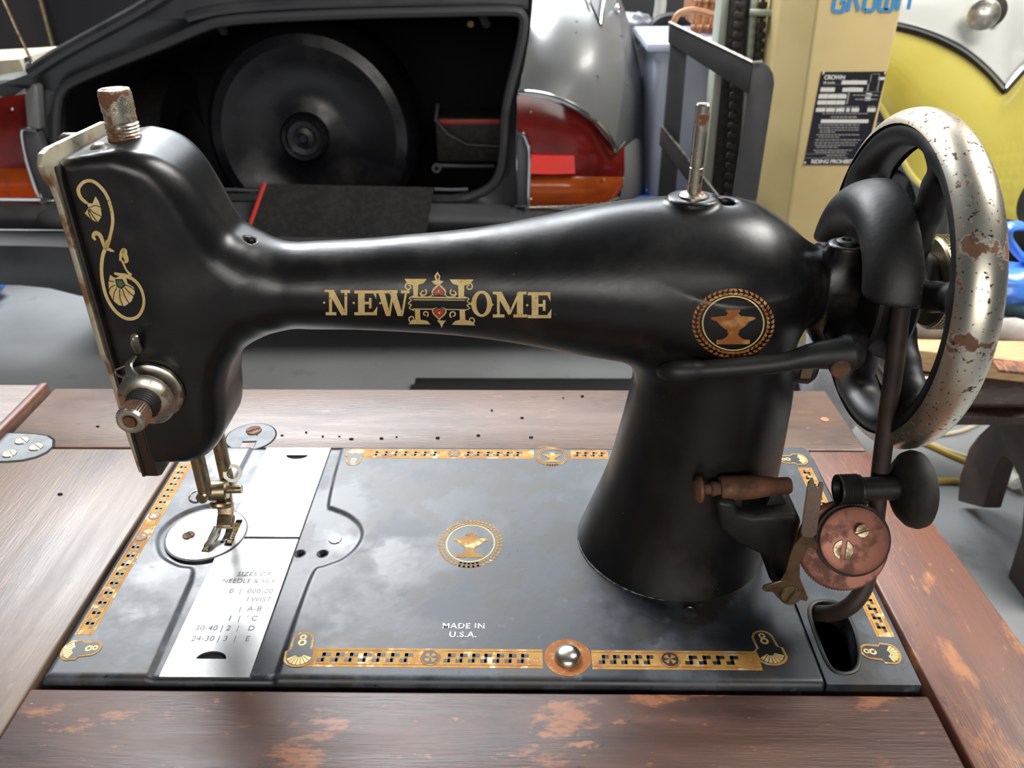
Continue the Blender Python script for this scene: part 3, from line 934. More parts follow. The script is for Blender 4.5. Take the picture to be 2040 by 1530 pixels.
ring = [(41.5 + 4.2 * math.cos(a), 92 + 4.2 * math.sin(a), 28 + .8 * math.sin(a)) for a in np.linspace(PI * .45, PI * 1.75, 14)]
part('thread_loop', MB().tube(ring, .6, 6), M['nickel'], mac)
part('thread_eye', MB().lathe([(3.0, -.5), (4.8, -.5), (4.8, .5), (3.0, .5), (3.0, -.5)], (57, 104, 34), (.4, -.8, .4), 22), M['nickel'], mac)
foot = MB()
foot.prism([(46.5, 101, 22), (54.8, 101, 22), (54.8, 99.0, 10.5), (54.4, 97, 8.5), (46.9, 97, 8.5), (46.5, 99.0, 10.5)], (0, 3, 0), .6)
foot.prism([(46.5, 97.5, 9.5), (54.8, 97.5, 9.5), (54.6, 92.5, 6.2), (46.9, 92.5, 6.2)], (0, .6, 1.7), .4)
ft = part('presser_foot', foot, M['aged_nickel'], mac)
for xs in ([(46.4, 100), (49.6, 100), (48.6, 91), (47.3, 84.5), (45.2, 82.2), (42.6, 82.6), (42.4, 85), (44.6, 92)], [(51.2, 100), (55.0, 100), (55.4, 93), (54.8, 89), (52.6, 87.6), (50.7, 88.3), (51.0, 92)]):
    part('toe', MB().prism([(x, y, 1.6 + max(0, y - 91) * .55) for x, y in xs], (0, 0, 1.1), .3, 1), M['nickel'], ft)
part('toe_bridge', MB().prism([(46.2, 94, 4.3), (55.2, 94, 4.3), (55.0, 101, 7.4), (46.6, 101, 7.4)], (0, 0, 1.4), .3, 1), M['aged_nickel'], ft)

# ---- bobbin winder at the right of the pillar
wb = [(1428, 1000), (1466, 1003), (1472, 1026), (1500, 1032), (1588, 1025), (1598, 1040), (1584, 1110), (1566, 1182), (1534, 1160), (1527, 1112), (1470, 1086), (1436, 1056)]
winder = part('winder_bracket', MB().prism([U(u, v, 'y', 42) for u, v in wb], (0, 20, 0), 2.2, 3), M['enamel_dull'], mac)
part('winder_stem', MB().tube([(318, 64, 48), (326, 74, 40), (322, 88, 34)], [13, 13, 14], 16), M['enamel_dull'], winder)
part('winder_latch', MB().prism([U(u, v, 'y', 50) for u, v in ((1536, 984), (1556, 986), (1584, 1026), (1540, 1030), (1522, 1018))], (0, 8, 0), .8), M['enamel_dull'], winder)
a = np.array(U(1393, 975, 'y', 50))
part('thumb_screw', MB().lathe([(0, -2.6), (4, -2.3), (6.0, -.6), (6.1, .6), (4.6, 1.6), (2.4, 2.2), (2.4, 4.8), (3.4, 5.6), (3.4, 9.5), (2.8, 10)], a, (1, .05, .02), 30), M['rusty'], winder)
part('screw_barrel', MB().lathe([(0, 0), (5.0, 0), (5.6, 1), (5.6, 11), (5.2, 17), (4.2, 24), (3.8, 25), (3.9, 31), (3.3, 32), (0, 32)], a + np.array((9, .4, .3)), (1, .05, .02), 26), M['rusty'], winder)
part('barrel_foot', MB().box(a + np.array((15, 2, -9)), (10, 8, 14), bev=1.5), M['enamel_dull'], winder)
DN = Vector((-.05, -.86, .5)).normalized()
dc = np.array(U(1680, 1088, 'y', 31))
pr = []
mb = MB()
mb.lathe([(0, -4), (18.8, -4), (19.3, -3.2), (19.3, .2), (18.4, 1.0), (14.6, 1.2), (0, .6)], dc, DN, 90)
disc = part('winder_gear', mb, M['copper_disc'], mac)
e1 = DN.cross(Vector((0, 0, 1))).normalized(); e2 = DN.cross(e1)
mb = MB()
for k in range(96):
    q = 2 * PI * k / 96
    c = Vector(dc) + (e1 * math.cos(q) + e2 * math.sin(q)) * 19.4 - DN * 1.4
    mb.ball(c, .55, 6, (1, 1, 1))
part('gear_teeth', mb, M['rusty'], disc, smooth=False, kind='stuff')
c2 = np.array(U(1700, 1076, 'y', 28.5))
part('winder_cam', MB().lathe([(14.4, -1), (14.8, .4), (14.4, 1.6), (12.8, 2.2), (0, 2.0)], c2, DN, 64), M['copper_disc'], disc)
part('cam_groove', MB().lathe([(0, -.2), (15.9, -.2), (15.9, -1.6)], c2, DN, 64), M['rubber'], disc)
screw(np.array(U(1676, 1093, 'y', 27.2)) + np.array(DN) * 1.5, DN, 4.6, M['aged_nickel'], disc, 1.45, .3)
screw(np.array(U(1716, 1057, 'y', 28)) + np.array(DN) * .6, DN, 2.9, M['aged_nickel'], disc, .35, .3)
part('screw_recess', MB().lathe([(0, .1), (5.7, .1), (5.8, -.6)], np.array(U(1676, 1093, 'y', 27.2)) + np.array(DN) * 1.45, DN, 32), M['rubber'], disc)
blade = [(1610, 962), (1616, 957), (1622, 960), (1624, 970), (1629, 972), (1633, 962), (1640, 962), (1641, 968), (1627, 1064), (1620, 1072), (1598, 1070), (1596, 1060)]
low = [(1582, 1086), (1600, 1066), (1622, 1068), (1626, 1082), (1632, 1090), (1630, 1096), (1622, 1097), (1612, 1090), (1594, 1122), (1594, 1152), (1611, 1192), (1607, 1199), (1596, 1196), (1580, 1204), (1562, 1203), (1548, 1190), (1540, 1180), (1526, 1180), (1519, 1175), (1522, 1168), (1556, 1158), (1566, 1140), (1574, 1108)]
wa = part('winder_arm', MB().prism([U(u, v, 'y', 22) for u, v in low], (0, 1.2, 0), .3, 1), M['brass'], mac)
part('thread_fork', MB().prism([U(u, v, 'y', 21.2) for u, v in blade], (0, 1.0, 0), .25, 1), M['nickel'], wa)
screw(U(1573, 1183, 'y', 21.8), (0, -1, .1), 4.3, M['brass'], wa, 1.15, .35)
part('arm_pivot', MB().tube([U(1573, 1183, 'y', 24), U(1568, 1165, 'y', 44)], 5.0, 14), M['enamel_dull'], wa)
wy = 41
s0 = np.array(U(1668, 976, 'y', wy))
pf = [(0, 3), (4.6, 3), (5.4, .4), (6.6, 0)]
for k in range(7): pf += [(6.8, .8 + k * 1.25), (6.25, 1.4 + k * 1.25)]
pf += [(6.4, 9.8), (5.2, 10.6), (5.2, 26), (0, 26)]
spn = part('winder_spindle', MB().lathe(pf, s0, (1, .04, .015), 32), M['enamel_dull'], mac, ang=25)
rc_ = np.array(U(1816, 975, 'y', wy))
part('friction_wheel', MB().lathe([(0, -6.5), (9, -6.2), (13.5, -4.5), (16.2, -1.8), (17.0, .8), (16.4, 3.2), (14.4, 4.6), (6, 5.2), (0, 5.2)], rc_, (1, .04, .01), 48), M['rubber'], spn)
part('spindle_arm', MB().tube([s0 + np.array((12, 2.5, 0)), s0 + np.array((10, 5, -12)), s0 + np.array((2, 5, -24))], [5.0, 6.0, 6.5], 14), M['enamel_dull'], mac)
part('bed_stud', MB().lathe([(0, 4.2), (3.0, 3.9), (5.0, 2.8), (6.0, 1.2), (6.2, 0), (5.6, -.6)], (230.3, 12.8, .2), (0, 0, 1), 40), M['nickel'], bed)
part('stud_ring', MB().lathe([(6.0, .25), (8.8, .22), (10.6, .08)], (230.3, 12.8, 0), (0, 0, 1), 40), M['gold_red'], bed)

# ---- gold transfers on the bed
lay = lambda h: (lambda x, y: (x, y, .06 + h * .05))
GW = M['gold_worn']


def band(p0, p1, w, segs, seed, name='gold_border'):
    """Greek-key border between two points; w: full width; segs: list of (start, end, count) of key runs along it."""
    a = np.array(p0, float); d = np.array(p1, float) - a; L = np.linalg.norm(d); d /= L; n = np.array([-d[1], d[0]])
    P = lambda s, t: tuple(a + d * s + n * t)
    decal(name, [[P(0, 0), P(L, 0), P(L, w), P(0, w)]], lay(0), GW, bed)
    lines = [[P(0, w * .13), P(L, w * .13), P(L, w * .17), P(0, w * .17)], [P(0, w * .86), P(L, w * .86), P(L, w * .90), P(0, w * .90)]]
    decal('border_line', lines, lay(1), M['gold_red'], bed, kind='stuff')
    keys = []
    for s0_, s1_, cnt in segs:
        u = (s1_ - s0_) / cnt
        for k in range(cnt):
            b = s0_ + k * u; lo, hi, th = w * .28, w * .74, w * .17
            keys += [[P(b, lo), P(b + u * .52, lo), P(b + u * .52, lo + th), P(b, lo + th)],
                     [P(b + u * .34, lo), P(b + u * .58, lo), P(b + u * .58, hi), P(b + u * .34, hi)],
                     [P(b + u * .34, hi - th), P(b + u * .94, hi - th), P(b + u * .94, hi), P(b + u * .34, hi)]]
    decal('key_pattern', keys, lay(2), M['print_black'], bed, kind='stuff')


def roundel(x, y, r):
    decal('roundel', [arc(x, y, r, r, 0, 360, 24)[:-1]], lay(3), M['gold_red'], bed)
    decal('roundel_centre', [arc(x, y, r * .82, r * .82, 0, 360, 24)[:-1]], lay(4), M['print_black'], bed)
    ps = []
    for k in range(4):
        ps.append([(x, y)] + arc(x, y, r * .6, r * .6, 20 + 90 * k, 70 + 90 * k, 4))
    decal('roundel_petals', ps, lay(5), M['gold_worn'] if r > 2.6 else M['gold'], bed, kind='stuff')


def medallion(cx, cy, ang, sc=1.0):
    ca, sa = math.cos(math.radians(ang)), math.sin(math.radians(ang))
    def Q(x, y): return (cx + sc * (x * ca - y * sa), cy + sc * (x * sa + y * ca))
    def shape(g):
        head = arc(0, 5.6, 5.6 - g, 5.6 - g, 12, 168, 10)
        fan = arc(0, -4.6, 7.8 - g, 6.4 - g, 200, 340, 14)
        return [Q(*p) for p in head + [(-5.6 + g, 0.2), (-7.6 + g, -1.0)] + fan + [(7.6 - g, -1.0), (5.6 - g, 0.2)]]
    decal('corner_medallion', [shape(0)], lay(3), GW, bed)
    decal('medallion_field', [shape(1.2)], lay(4), M['print_black'], bed)
    eight = []
    for yy, r in ((7.6, 1.7), (4.2, 2.1)):
        o = arc(0, yy, r, r, 0, 360, 18); i = arc(0, yy, r * .48, r * .48, 0, 360, 18)
        eight += [[Q(*o[k]), Q(*o[k + 1]), Q(*i[k + 1]), Q(*i[k])] for k in range(18)]
    decal('figure_eight', eight, lay(5), M['gold'], bed)
    rays = []
    for k in range(7):
        a = 198 + 144 * (k + .5) / 7
        o = arc(0, -3.6, 6.3, 6.0, a - 8.5, a + 8.5, 3); i = arc(0, -3.0, 2.0, 2.0, a + 7, a - 7, 1)
        rays.append([Q(*p) for p in o + i])
    decal('fan_rays', rays, lay(5), M['gold'], bed, kind='stuff')


_uh = [(.40, .59), (.40, .47), (.25, .45), (.14, .36), (.11, .28), (.15, .24), (.13, .19), (.20, .15), (.31, .06), (.38, -.05), (.53, -.12), (.53, -.18), (.17, -.22), (.12, -.30), (.17, -.34), (.17, -.40)]
URN = _uh + [(-x, y) for x, y in _uh[::-1]]


def urn(F, mapper, parent, m, m2, L=None, off=None):
    """F maps the unit disc (y down) to decal coordinates."""
    decal('urn_emblem', [[F(x, y) for x, y in URN]], mapper, m, parent, L)
    o = arc(0, 0, .75, .78, 0, 360, 48); i = arc(0, 0, .715, .745, 0, 360, 48)
    decal('emblem_ring', [[F(*o[k]), F(*o[k + 1]), F(*i[k + 1]), F(*i[k])] for k in range(48)], mapper, m2, parent, L)
    lv_ = []
    rr = random.Random(5)
    for s in (1, -1):
        for k in range(24):
            a = 96 + s * 0 - 0
            th = math.radians(112 - (202 * (k + .5) / 24)) if s > 0 else math.radians(68 + (202 * (k + .5) / 24))
            for side in (1, -1):
                c = .895 + side * .05; t = th - s * side * .01
                x, y = c * math.cos(t), c * math.sin(t)
                tx, ty = s * math.sin(th) * 1.0, -s * math.cos(th)
                ox, oy = math.cos(th) * side * .42, math.sin(th) * side * .42
                dx, dy = tx + ox, ty + oy; q = math.hypot(dx, dy); dx, dy = dx / q, dy / q
                ln, wd = .10, .042
                lv_.append([F(x - dx * ln * .5, y - dy * ln * .5), F(x - dy * wd, y + dx * wd), F(x + dx * ln, y + dy * ln), F(x + dy * wd, y - dx * wd)])
    decal('wreath_leaves', lv_, mapper, m, parent, L, kind='stuff')


band((110, 6.4), (219, 6.4), 10.8, [(117, 0, 1)][:0] + [(7.5, 51, 7), (64.5, 103, 7)], 1)
band((241, 6.2), (316, 6.2), 10.8, [(3, 28, 5), (41.5, 66, 4)], 2)
roundel(168.6, 12, 4.6); roundel(276, 12, 4.6)
medallion(109.2, 16.2, 4, .93); medallion(321.3, 19.0, 8, .93)
band((110, 166.2), (216.5, 166.2), 9.2, [(7, 49, 7), (63.5, 100, 6)], 3)
band((239, 166.2), (262, 166.2), 9.2, [(2, 22, 4)], 4)
roundel(167.6, 171.2, 4.0)
medallion(106.9, 167.3, 180, .80)
urn(lambda x, y: (227.7 + 10.6 * x, 168.4 - 9.8 * y), lay(3), bed, M['gold_worn'], M['gold_worn'])
band((10.2, 24), (9.8, 160), 8.4, [(4, 64, 9), (90, 135, 8)], 5)
for yy in (92.5, 110): roundel(5.6, yy, 3.2)
medallion(9.0, 15.3, -82, .80)
band((381.5, 26), (382.5, 158), 8.2, [(3, 50, 8), (84, 130, 8)], 6)
roundel(378, 92, 3.2)
medallion(371.4, 16.6, 82, .80)
medallion(374.0, 166.5, 92, .78)
urn(lambda x, y: (182.3 + 17.3 * x, 89.0 - 19.0 * y), lay(1), bed, M['gold_worn'], M['gold'])
for body_, yy, s_ in (('MADE IN', 29.4, 4.6), ('U.S.A.', 24.2, 4.6)):
    writing('country_writing', body_, s_, (lambda Y: lambda a, b: (182.3 + a, Y + b, .12))(yy), M['print_silver'], bed, bold=.12, space=1.12)

# ---- gold transfers on the arm and the head
hm = lambda o: (lambda u, v: hit(u, v, o))
G = M['gold']


def cell(x0, y0, x1, y1, shear=0):
    return lambda p: (x0 + p[0] * (x1 - x0) + shear * (1 - p[1]), y0 + p[1] * (y1 - y0))


def R_(a, b, c, d): return [(a, b), (c, b), (c, d), (a, d)]


LET = {
    'N': [R_(.04, .88, .46, 1), R_(.17, .08, .29, .9), [(.0, 0), (.36, 0), (.88, 1), (.66, 1), (.14, .08), (.0, .08)], R_(.78, .08, .89, 1), R_(.64, 0, 1, .12)],
    'E': [R_(.16, .05, .44, .95), R_(.0, .88, .96, 1), R_(.0, 0, .93, .12), [(.80, .1), (.93, .1), (.93, .36)], [(.78, .9), (.96, .9), (.98, .64)], R_(.44, .45, .68, .56), R_(.62, .30, .73, .72)],
    'W': [R_(0, 0, .33, .12), R_(.34, 0, .64, .12), R_(.74, 0, 1, .12), [(.06, .1), (.25, .1), (.43, 1), (.29, 1)], [(.46, .1), (.53, .1), (.42, 1), (.36, 1)], [(.40, .1), (.60, .1), (.80, 1), (.64, 1)], [(.86, .1), (.93, .1), (.80, 1), (.74, 1)]],
    'M': [R_(0, 0, .22, .1), R_(.12, .08, .20, .92), R_(.0, .88, .34, 1), [(.05, 0), (.25, 0), (.53, .70), (.46, .92)], [(.74, 0), (.82, 0), (.52, .88), (.45, .88)], R_(.70, .05, .88, .95), R_(.60, .88, 1, 1), R_(.74, 0, .98, .1)],
}
o = arc(.5, .5, .5, .5, 0, 360, 36); i = arc(.5, .5, .26, .40, 0, 360, 36)
LET['O'] = [[o[k], o[k + 1], i[k + 1], i[k]] for k in range(36)]
for ch, x0, y0, x1, y1 in (('N', 647, 577.5, 697.5, 627.5), ('E', 706, 578.5, 753, 627.5), ('W', 750, 578, 816, 629), ('O', 939, 579, 980.5, 631), ('M', 982, 581, 1050.5, 632), ('E', 1051.5, 582, 1100, 633.5)):
    F = cell(x0, y0, x1, y1)
    decal('gold_letter', [[F(p) for p in q] for q in LET[ch]], hm(.15), G, body, 5.0)
    dots = [arc(x0 + (-1 if ch != 'W' else 8), (y0 + y1) / 2, 2.4, 2.4, 0, 360, 8)[:-1]]
    decal('letter_dot', dots, hm(.22), G, body, 5)
zc_ = lambda X, Y: (600 + X / 3.643, 520 + Y / 3.643)
def ZP(l): return [zc_(*p) for p in l]
H = [ZP([(750, 130), (912, 130), (890, 160), (850, 172), (846, 262), (816, 262), (812, 176), (775, 165)]),
     ZP([(1078, 134), (1252, 134), (1228, 165), (1184, 178), (1182, 266), (1142, 266), (1140, 176), (1100, 165)]),
     ZP([(826, 352), (862, 352), (866, 424), (915, 432), (940, 458), (780, 456), (800, 432), (828, 424)]),
     ZP([(1150, 352), (1188, 352), (1192, 426), (1240, 436), (1264, 466), (1092, 460), (1120, 432), (1152, 426)])]
decal('gold_letter', H, hm(.15), G, body, 5)
bars = [ZP([(800, 256), (1200, 262), (1200, 272), (800, 268)]), ZP([(812, 276), (1190, 280), (1190, 286), (812, 283)]), ZP([(812, 342), (1190, 348), (1190, 354), (812, 350)])]
decal('letter_bar', bars, hm(.2), G, body, 5, kind='stuff')
cur = []
for (cx, cy, r, a0, a1, w) in ((780, 186, 26, 250, -110, 3.0), (886, 228, 26, -60, 300, 3.0), (1106, 228, 26, 240, -120, 3.0), (1220, 186, 26, -70, 290, 3.0),
                               (804, 418, 24, 110, 470, 2.8), (902, 382, 22, 60, -290, 2.8), (1104, 386, 26, 120, 470, 3.0), (1236, 428, 24, 70, -290, 2.8)):
    pts = [zc_(cx + (r * (1 - .62 * k / 22)) * math.cos(math.radians(a0 + (a1 - a0) * k / 22)), cy + (r * (1 - .62 * k / 22)) * math.sin(math.radians(a0 + (a1 - a0) * k / 22))) for k in range(23)]
    cur += ribbon(pts, [w, w * .7])
for pts in ([(860, 232), (880, 256), (930, 258), (960, 236)], [(1132, 232), (1112, 256), (1066, 258), (1040, 238)], [(820, 250), (785, 268), (800, 284), (778, 306), (800, 318), (786, 340), (822, 358)], [(1170, 254), (1218, 272), (1204, 288), (1226, 308), (1204, 320), (1222, 342), (1176, 360)]):
    cur += ribbon([zc_(*p[:2]) for p in spline(pts, 5)], 2.0)
decal('scroll_work', cur, hm(.2), G, body, 5, kind='stuff')


def heart(cx, cy, r, up, g=1.0):
    P = []
    for k in range(28):
        t = 2 * PI * k / 28
        x = 16 * math.sin(t) ** 3; y = 13 * math.cos(t) - 5 * math.cos(2 * t) - 2 * math.cos(3 * t) - math.cos(4 * t)
        P.append(zc_(cx + x / 16 * r * g, cy + (y if up else -y) / 16 * r * g))
    return P


for cx, cy, up in ((1000, 220, True), (1003, 372, False)):
    decal('heart_surround', [heart(cx, cy - (8 if up else -4), 44, up, 1.22)], hm(.2), G, body, 5)
    decal('heart_field', [heart(cx, cy, 44, up, 1.0)], hm(.26), M['print_black'], body, 5)
    decal('red_heart', [heart(cx, cy, 44, up, .86)], hm(.32), M['print_red'], body, 5)
    decal('heart_drop', [arc(*zc_(cx, cy), 2.0, 2.6, 0, 360, 10)[:-1]], hm(.38), M['gold'], body, 5)
decal('finial', [ZP([(990, 78), (1010, 110), (1004, 140), (1035, 148), (1005, 172), (975, 172), (945, 148), (976, 140), (966, 110)])], hm(.18), G, body, 5)
decal('finial', [ZP([(985, 428), (1052, 430), (1034, 452), (1020, 484), (1006, 452)])], hm(.18), G, body, 5)
decal('finial_eye', [ZP([(990, 95), (1001, 115), (994, 138), (984, 118)])], hm(.3), M['print_black'], body, 5)
urn(lambda x, y: (1460.5 + 83 * x, 644 + 70 * y), hm(.18), body, M['gold_red'], M['gold'], 6)
# flowering scroll on the head
z4 = lambda X, Y: (50 + X / 3.643, 330 + Y / 3.643)
st = []
for pts, w in (([(450, 272), (405, 230), (388, 170), (428, 118), (490, 112), (552, 158), (600, 230), (630, 330), (636, 420), (612, 535), (596, 580), (568, 640), (556, 730), (562, 830), (592, 950), (652, 1050), (735, 1108), (812, 1098), (855, 1035), (862, 960), (838, 885), (792, 830), (735, 800), (690, 790), (648, 780)], [5.5, 7.5, 6.5, 6.5, 6.5, 6.5, 8, 7, 6.5, 6.5, 6.5, 5.5, 6, 8, 4]),
               ([(512, 540), (496, 512), (512, 488), (545, 505), (568, 560), (582, 610)], [4, 7, 9, 8, 7, 4]), ([(592, 600), (620, 612), (648, 622)], [8, 6, 2]), ([(606, 545), (590, 575), (580, 610)], [9, 9, 5]),
               ([(772, 796), (738, 760), (712, 705), (694, 672)], [6, 3.5, 4, 2]), ([(690, 690), (700, 640), (718, 616), (724, 640), (738, 690), (718, 700)], [3, 8, 11, 11, 8, 2])):
    st += ribbon([z4(*p[:2]) for p in spline(pts, 6)], w)
decal('scroll_stem', st, hm(.15), G, body, 5)
Z4 = lambda l: [z4(*p) for p in l]
decal('gold_bud', [Z4([(448, 268), (490, 275), (512, 222), (536, 258), (550, 300), (557, 365), (528, 412), (480, 388), (434, 345), (462, 306)])], hm(.16), G, body, 5)
decal('gold_flower', [Z4([(618, 790), (606, 850), (612, 925), (640, 978), (680, 1012), (725, 1018), (772, 985), (797, 925), (792, 885), (745, 852), (735, 815), (690, 800), (652, 815)])], hm(.16), G, body, 5)
decal('green_eye', [Z4([(654, 820), (708, 822), (734, 868), (700, 896), (664, 876)])], hm(.22), M['print_black'], body, 5)
decal('green_eye', [Z4([(668, 830), (706, 834), (720, 862), (698, 882), (672, 868)])], hm(.28), M['print_green'], body, 5)
fl = []
for pts in ([(462, 306), (510, 288), (550, 300)], [(470, 312), (500, 340), (556, 368)], [(466, 316), (490, 360), (528, 410)], [(460, 316), (466, 350), (484, 388)],
            [(650, 842), (620, 836), (606, 832)], [(656, 866), (624, 880), (610, 910)], [(668, 882), (646, 930), (642, 978)], [(688, 894), (690, 960), (712, 1015)], [(708, 894), (728, 950), (756, 998)], [(724, 882), (758, 920), (790, 945)], [(734, 866), (768, 880), (794, 900)]):
    fl += ribbon([z4(*p[:2]) for p in spline(pts, 4)], 1.7)
decal('petal_lines', fl, hm(.3), M['print_black'], body, 5, kind='stuff')

# ================================================================== garage behind the table (metres)
frame(1.0, (0, 0, 0))
M['car_grey'] = mat('car_primer_grey', (.16, .165, .165), .42, .25, mix=(.20, .20, .195), mscale=3, mlo=.4, mhi=.7, coat=.12, speck=(.02, .02, .02), sscale=38, slo=.70, shi=.73)
M['car_black'] = mat('car_black_paint', (.022, .023, .026), .32, mix=(.040, .040, .042), mscale=6, mlo=.4, mhi=.7, mrough=.5, coat=.3)
M['bumper'] = mat('bumper_plastic', (.060, .062, .066), .5, mix=(.045, .045, .047), mscale=5)
M['rubber_seal'] = mat('rubber_seal', (.030, .030, .032), .55)
M['lining'] = mat('boot_lining', (.006, .006, .006), .85)
M['lens_red'] = mat('lens_red', (.27, .016, .011), .16, coat=.6, mix=(.20, .012, .009), mscale=14)
M['reflector'] = mat('lens_reflector', (.80, .025, .012), .22, coat=.6)
M['lens_amber'] = mat('lens_amber', (.58, .115, .010), .18, coat=.6, mix=(.46, .085, .010), mscale=14)
M['chrome'] = mat('chrome', (.75, .75, .76), .12, 1.0)
M['mat_cloth'] = mat('ribbed_mat', (.030, .030, .030), .9, mix=(.045, .044, .042), mscale=60, bump=.6, bscale=420)
M['red_pipe'] = mat('red_piping', (.46, .022, .016), .55)
M['tyre_cover'] = mat('black_spare_cover', (.006, .0065, .009), .26, mix=(.012, .011, .010), mscale=12, mlo=.48, mhi=.7, mrough=.45)


def Q(u, v, Y): return U(u, v, 'y', Y)


def resample(pts, n):
    P = [np.array(p, float) for p in pts]
    L = [0]
    for a, b in zip(P, P[1:]): L.append(L[-1] + np.linalg.norm(b - a))
    return [tuple(np.array([np.interp(s, L, [p[i] for p in P]) for i in range(len(P[0]))])) for s in np.linspace(0, L[-1], n)]


def loft(curves, n=24, m=5):
    """Surface through (u, v, depth) curves."""
    C = [resample(spline(c, 6), n) for c in curves]
    rows = []
    for k in range(n):
        rows.append([Q(*p) for p in spline([c[k] for c in C], m)])
    return MB().grid(rows)


car = thing('car', 'grey and black coupe with its boot open behind the table, red and amber tail lights', 'car', (-.25, 2.3, 0))
OPEN = [(112, 392), (110, 300), (112, 218), (122, 182), (150, 160), (230, 126), (330, 86), (400, 56), (440, 44), (520, 36), (700, 28), (880, 24), (1010, 22), (1040, 30), (1042, 60), (1030, 120), (1016, 175), (1006, 230), (1002, 300), (994, 345), (976, 372), (948, 388), (900, 398), (700, 398), (430, 396), (200, 396)]
OUT = [(-90, 172), (0, 168), (55, 148), (64, 128), (115, 108), (240, 40), (345, -22), (640, -40), (1062, -30), (1056, 60), (1044, 130), (1032, 188), (1028, 262), (1030, 420), (1040, 455), (500, 458), (112, 440), (108, 396), (82, 330), (74, 250), (50, 176), (20, 196)]
mb = MB(); bm = mb.bm
loops = [[Q(u, v, 1.86) for u, v in OUT], [Q(u, v, 1.88) for u, v in OPEN]]
flat = [p for l in loops for p in l]
tv = [bm.verts.new(p) for p in flat]
for t in geometry.tessellate_polygon([[Vector((p[0], p[2], 0)) for p in l] for l in loops]):
    bm.faces.new([tv[i] for i in t])
bmesh.ops.recalc_face_normals(bm, faces=list(bm.faces))
geo = bmesh.ops.extrude_face_region(bm, geom=list(bm.faces))
bmesh.ops.translate(bm, verts=[g for g in geo['geom'] if isinstance(g, bmesh.types.BMVert)], vec=(0, .05, 0))
bmesh.ops.recalc_face_normals(bm, faces=list(bm.faces))
part('rear_panel', mb, M['car_black'], car, ang=30)
# boot cavity
mb = MB(); bm = mb.bm
front = [bm.verts.new(Q(u, v, 1.90)) for u, v in OPEN]
cen = np.mean([v.co[:] for v in front], 0)
backv = [bm.verts.new((cen[0] + (v.co.x - cen[0]) * 1.08, 2.75, cen[2] + (v.co.z - cen[2]) * 1.0 - .06)) for v in front]
mid = [bm.verts.new((v.co.x, 1.94, v.co.z if v.co.z > .47 else .19)) for v in front]
for v in backv:
    if v.co.z < .42: v.co.z = .19
n = len(front)
for A_, B_ in ((front, mid), (mid, backv)):
    for i in range(n):
        k = (i + 1) % n
        bm.faces.new((A_[i], A_[k], B_[k], B_[i]))
bm.faces.new(backv)
part('boot_lining', mb, M['lining'], car)
part('boot_seal', MB().tube([Q(u, v, 1.855) for u, v in spline(OPEN, 3, True)], .0115, 8, True), M['rubber_seal'], car)
rl = [(62, 146), (120, 108), (200, 64), (280, 20), (345, -22)]
part('body_rail', MB().tube([Q(u, v, 1.85) for u, v in spline(rl, 5)], .017, 10), M['car_black'], car)
part('roof_lip', MB().tube([Q(u, v, 1.87) for u, v in spline([(375, 34), (440, 20), (560, 10), (760, 4), (940, 2), (1052, 8)], 5)], .016, 10), M['car_black'], car)
part('boot_strut', MB().tube([Q(428, -20, 1.9), Q(434, 30, 1.93), Q(446, 62, 1.98)], .012, 8), M['rubber_seal'], car)
part('hinge_arm', MB().tube([Q(950, -20, 1.9), Q(956, 20, 1.92), Q(970, 48, 1.96)], .012, 8), M['rubber_seal'], car)
part('hinge_bracket', MB().box(Q(948, 10, 1.89), (.012, .012, .03), bev=.003), M['nickel'], car)
part('hinge_bolt', MB().lathe([(0, 0), (.008, 0), (.008, .02), (0, .02)], Q(938, 46, 1.95), (0, -1, 0), 16), M['rusty'], car)
for x0, x1 in ((424, 522), (866, 932)):
    part('sill_trim', MB().tube([Q(x0, 376, 1.83), Q((x0 + x1) / 2, 377, 1.83), Q(x1, 379 if x1 < 600 else 376, 1.83)], .0055, 8), M['chrome'], car)
# right rear quarter
q1 = [[(1062, -60, 2.25), (1060, 20, 2.02), (1048, 110, 1.90), (1033, 186, 1.845)],
      [(1110, -60, 2.22), (1112, 20, 1.97), (1108, 120, 1.86), (1095, 196, 1.825)],
      [(1170, -60, 2.22), (1180, 30, 1.97), (1180, 130, 1.86), (1160, 222, 1.83)],
      [(1215, -60, 2.26), (1236, 50, 2.02), (1244, 150, 1.92), (1224, 296, 1.87)]]
part('quarter_panel', loft(q1), M['car_grey'], car)
q2 = [[(1215, -60, 2.26), (1236, 50, 2.02), (1244, 150, 1.92), (1224, 296, 1.87)],
      [(1218, -50, 2.34), (1252, 66, 2.12), (1268, 170, 2.02), (1242, 300, 1.94)],
      [(1222, -40, 2.5), (1266, 84, 2.3), (1284, 190, 2.2), (1284, 300, 2.1)]]
part('quarter_side', loft(q2), M['car_grey'], car)
q3 = [[(1242, 296, 1.93), (1244, 340, 1.92), (1236, 390, 1.92), (1216, 440, 1.93)], [(1268, 276, 1.97), (1270, 340, 1.96), (1266, 400, 1.97), (1250, 450, 1.98)], [(1286, 290, 2.1), (1287, 350, 2.1), (1285, 410, 2.1), (1270, 460, 2.12)]]
part('bumper_end', loft(q3), mat('grey_plastic_end', (.19, .19, .19), .6), car)
part('window_trim', MB().tube([Q(1160, -30, 2.1), Q(1176, 10, 1.995), Q(1196, 54, 1.95)], .005, 8), M['chrome'], car)
part('window_trim', MB().tube([Q(1206, -30, 2.13), Q(1202, 10, 2.0), Q(1197, 54, 1.95)], .004, 8), M['chrome'], car)
part('fuel_cap', MB().ball(Q(1230, 18, 2.06), .013, 14, (.6, 1, 1)), M['chrome'], car)
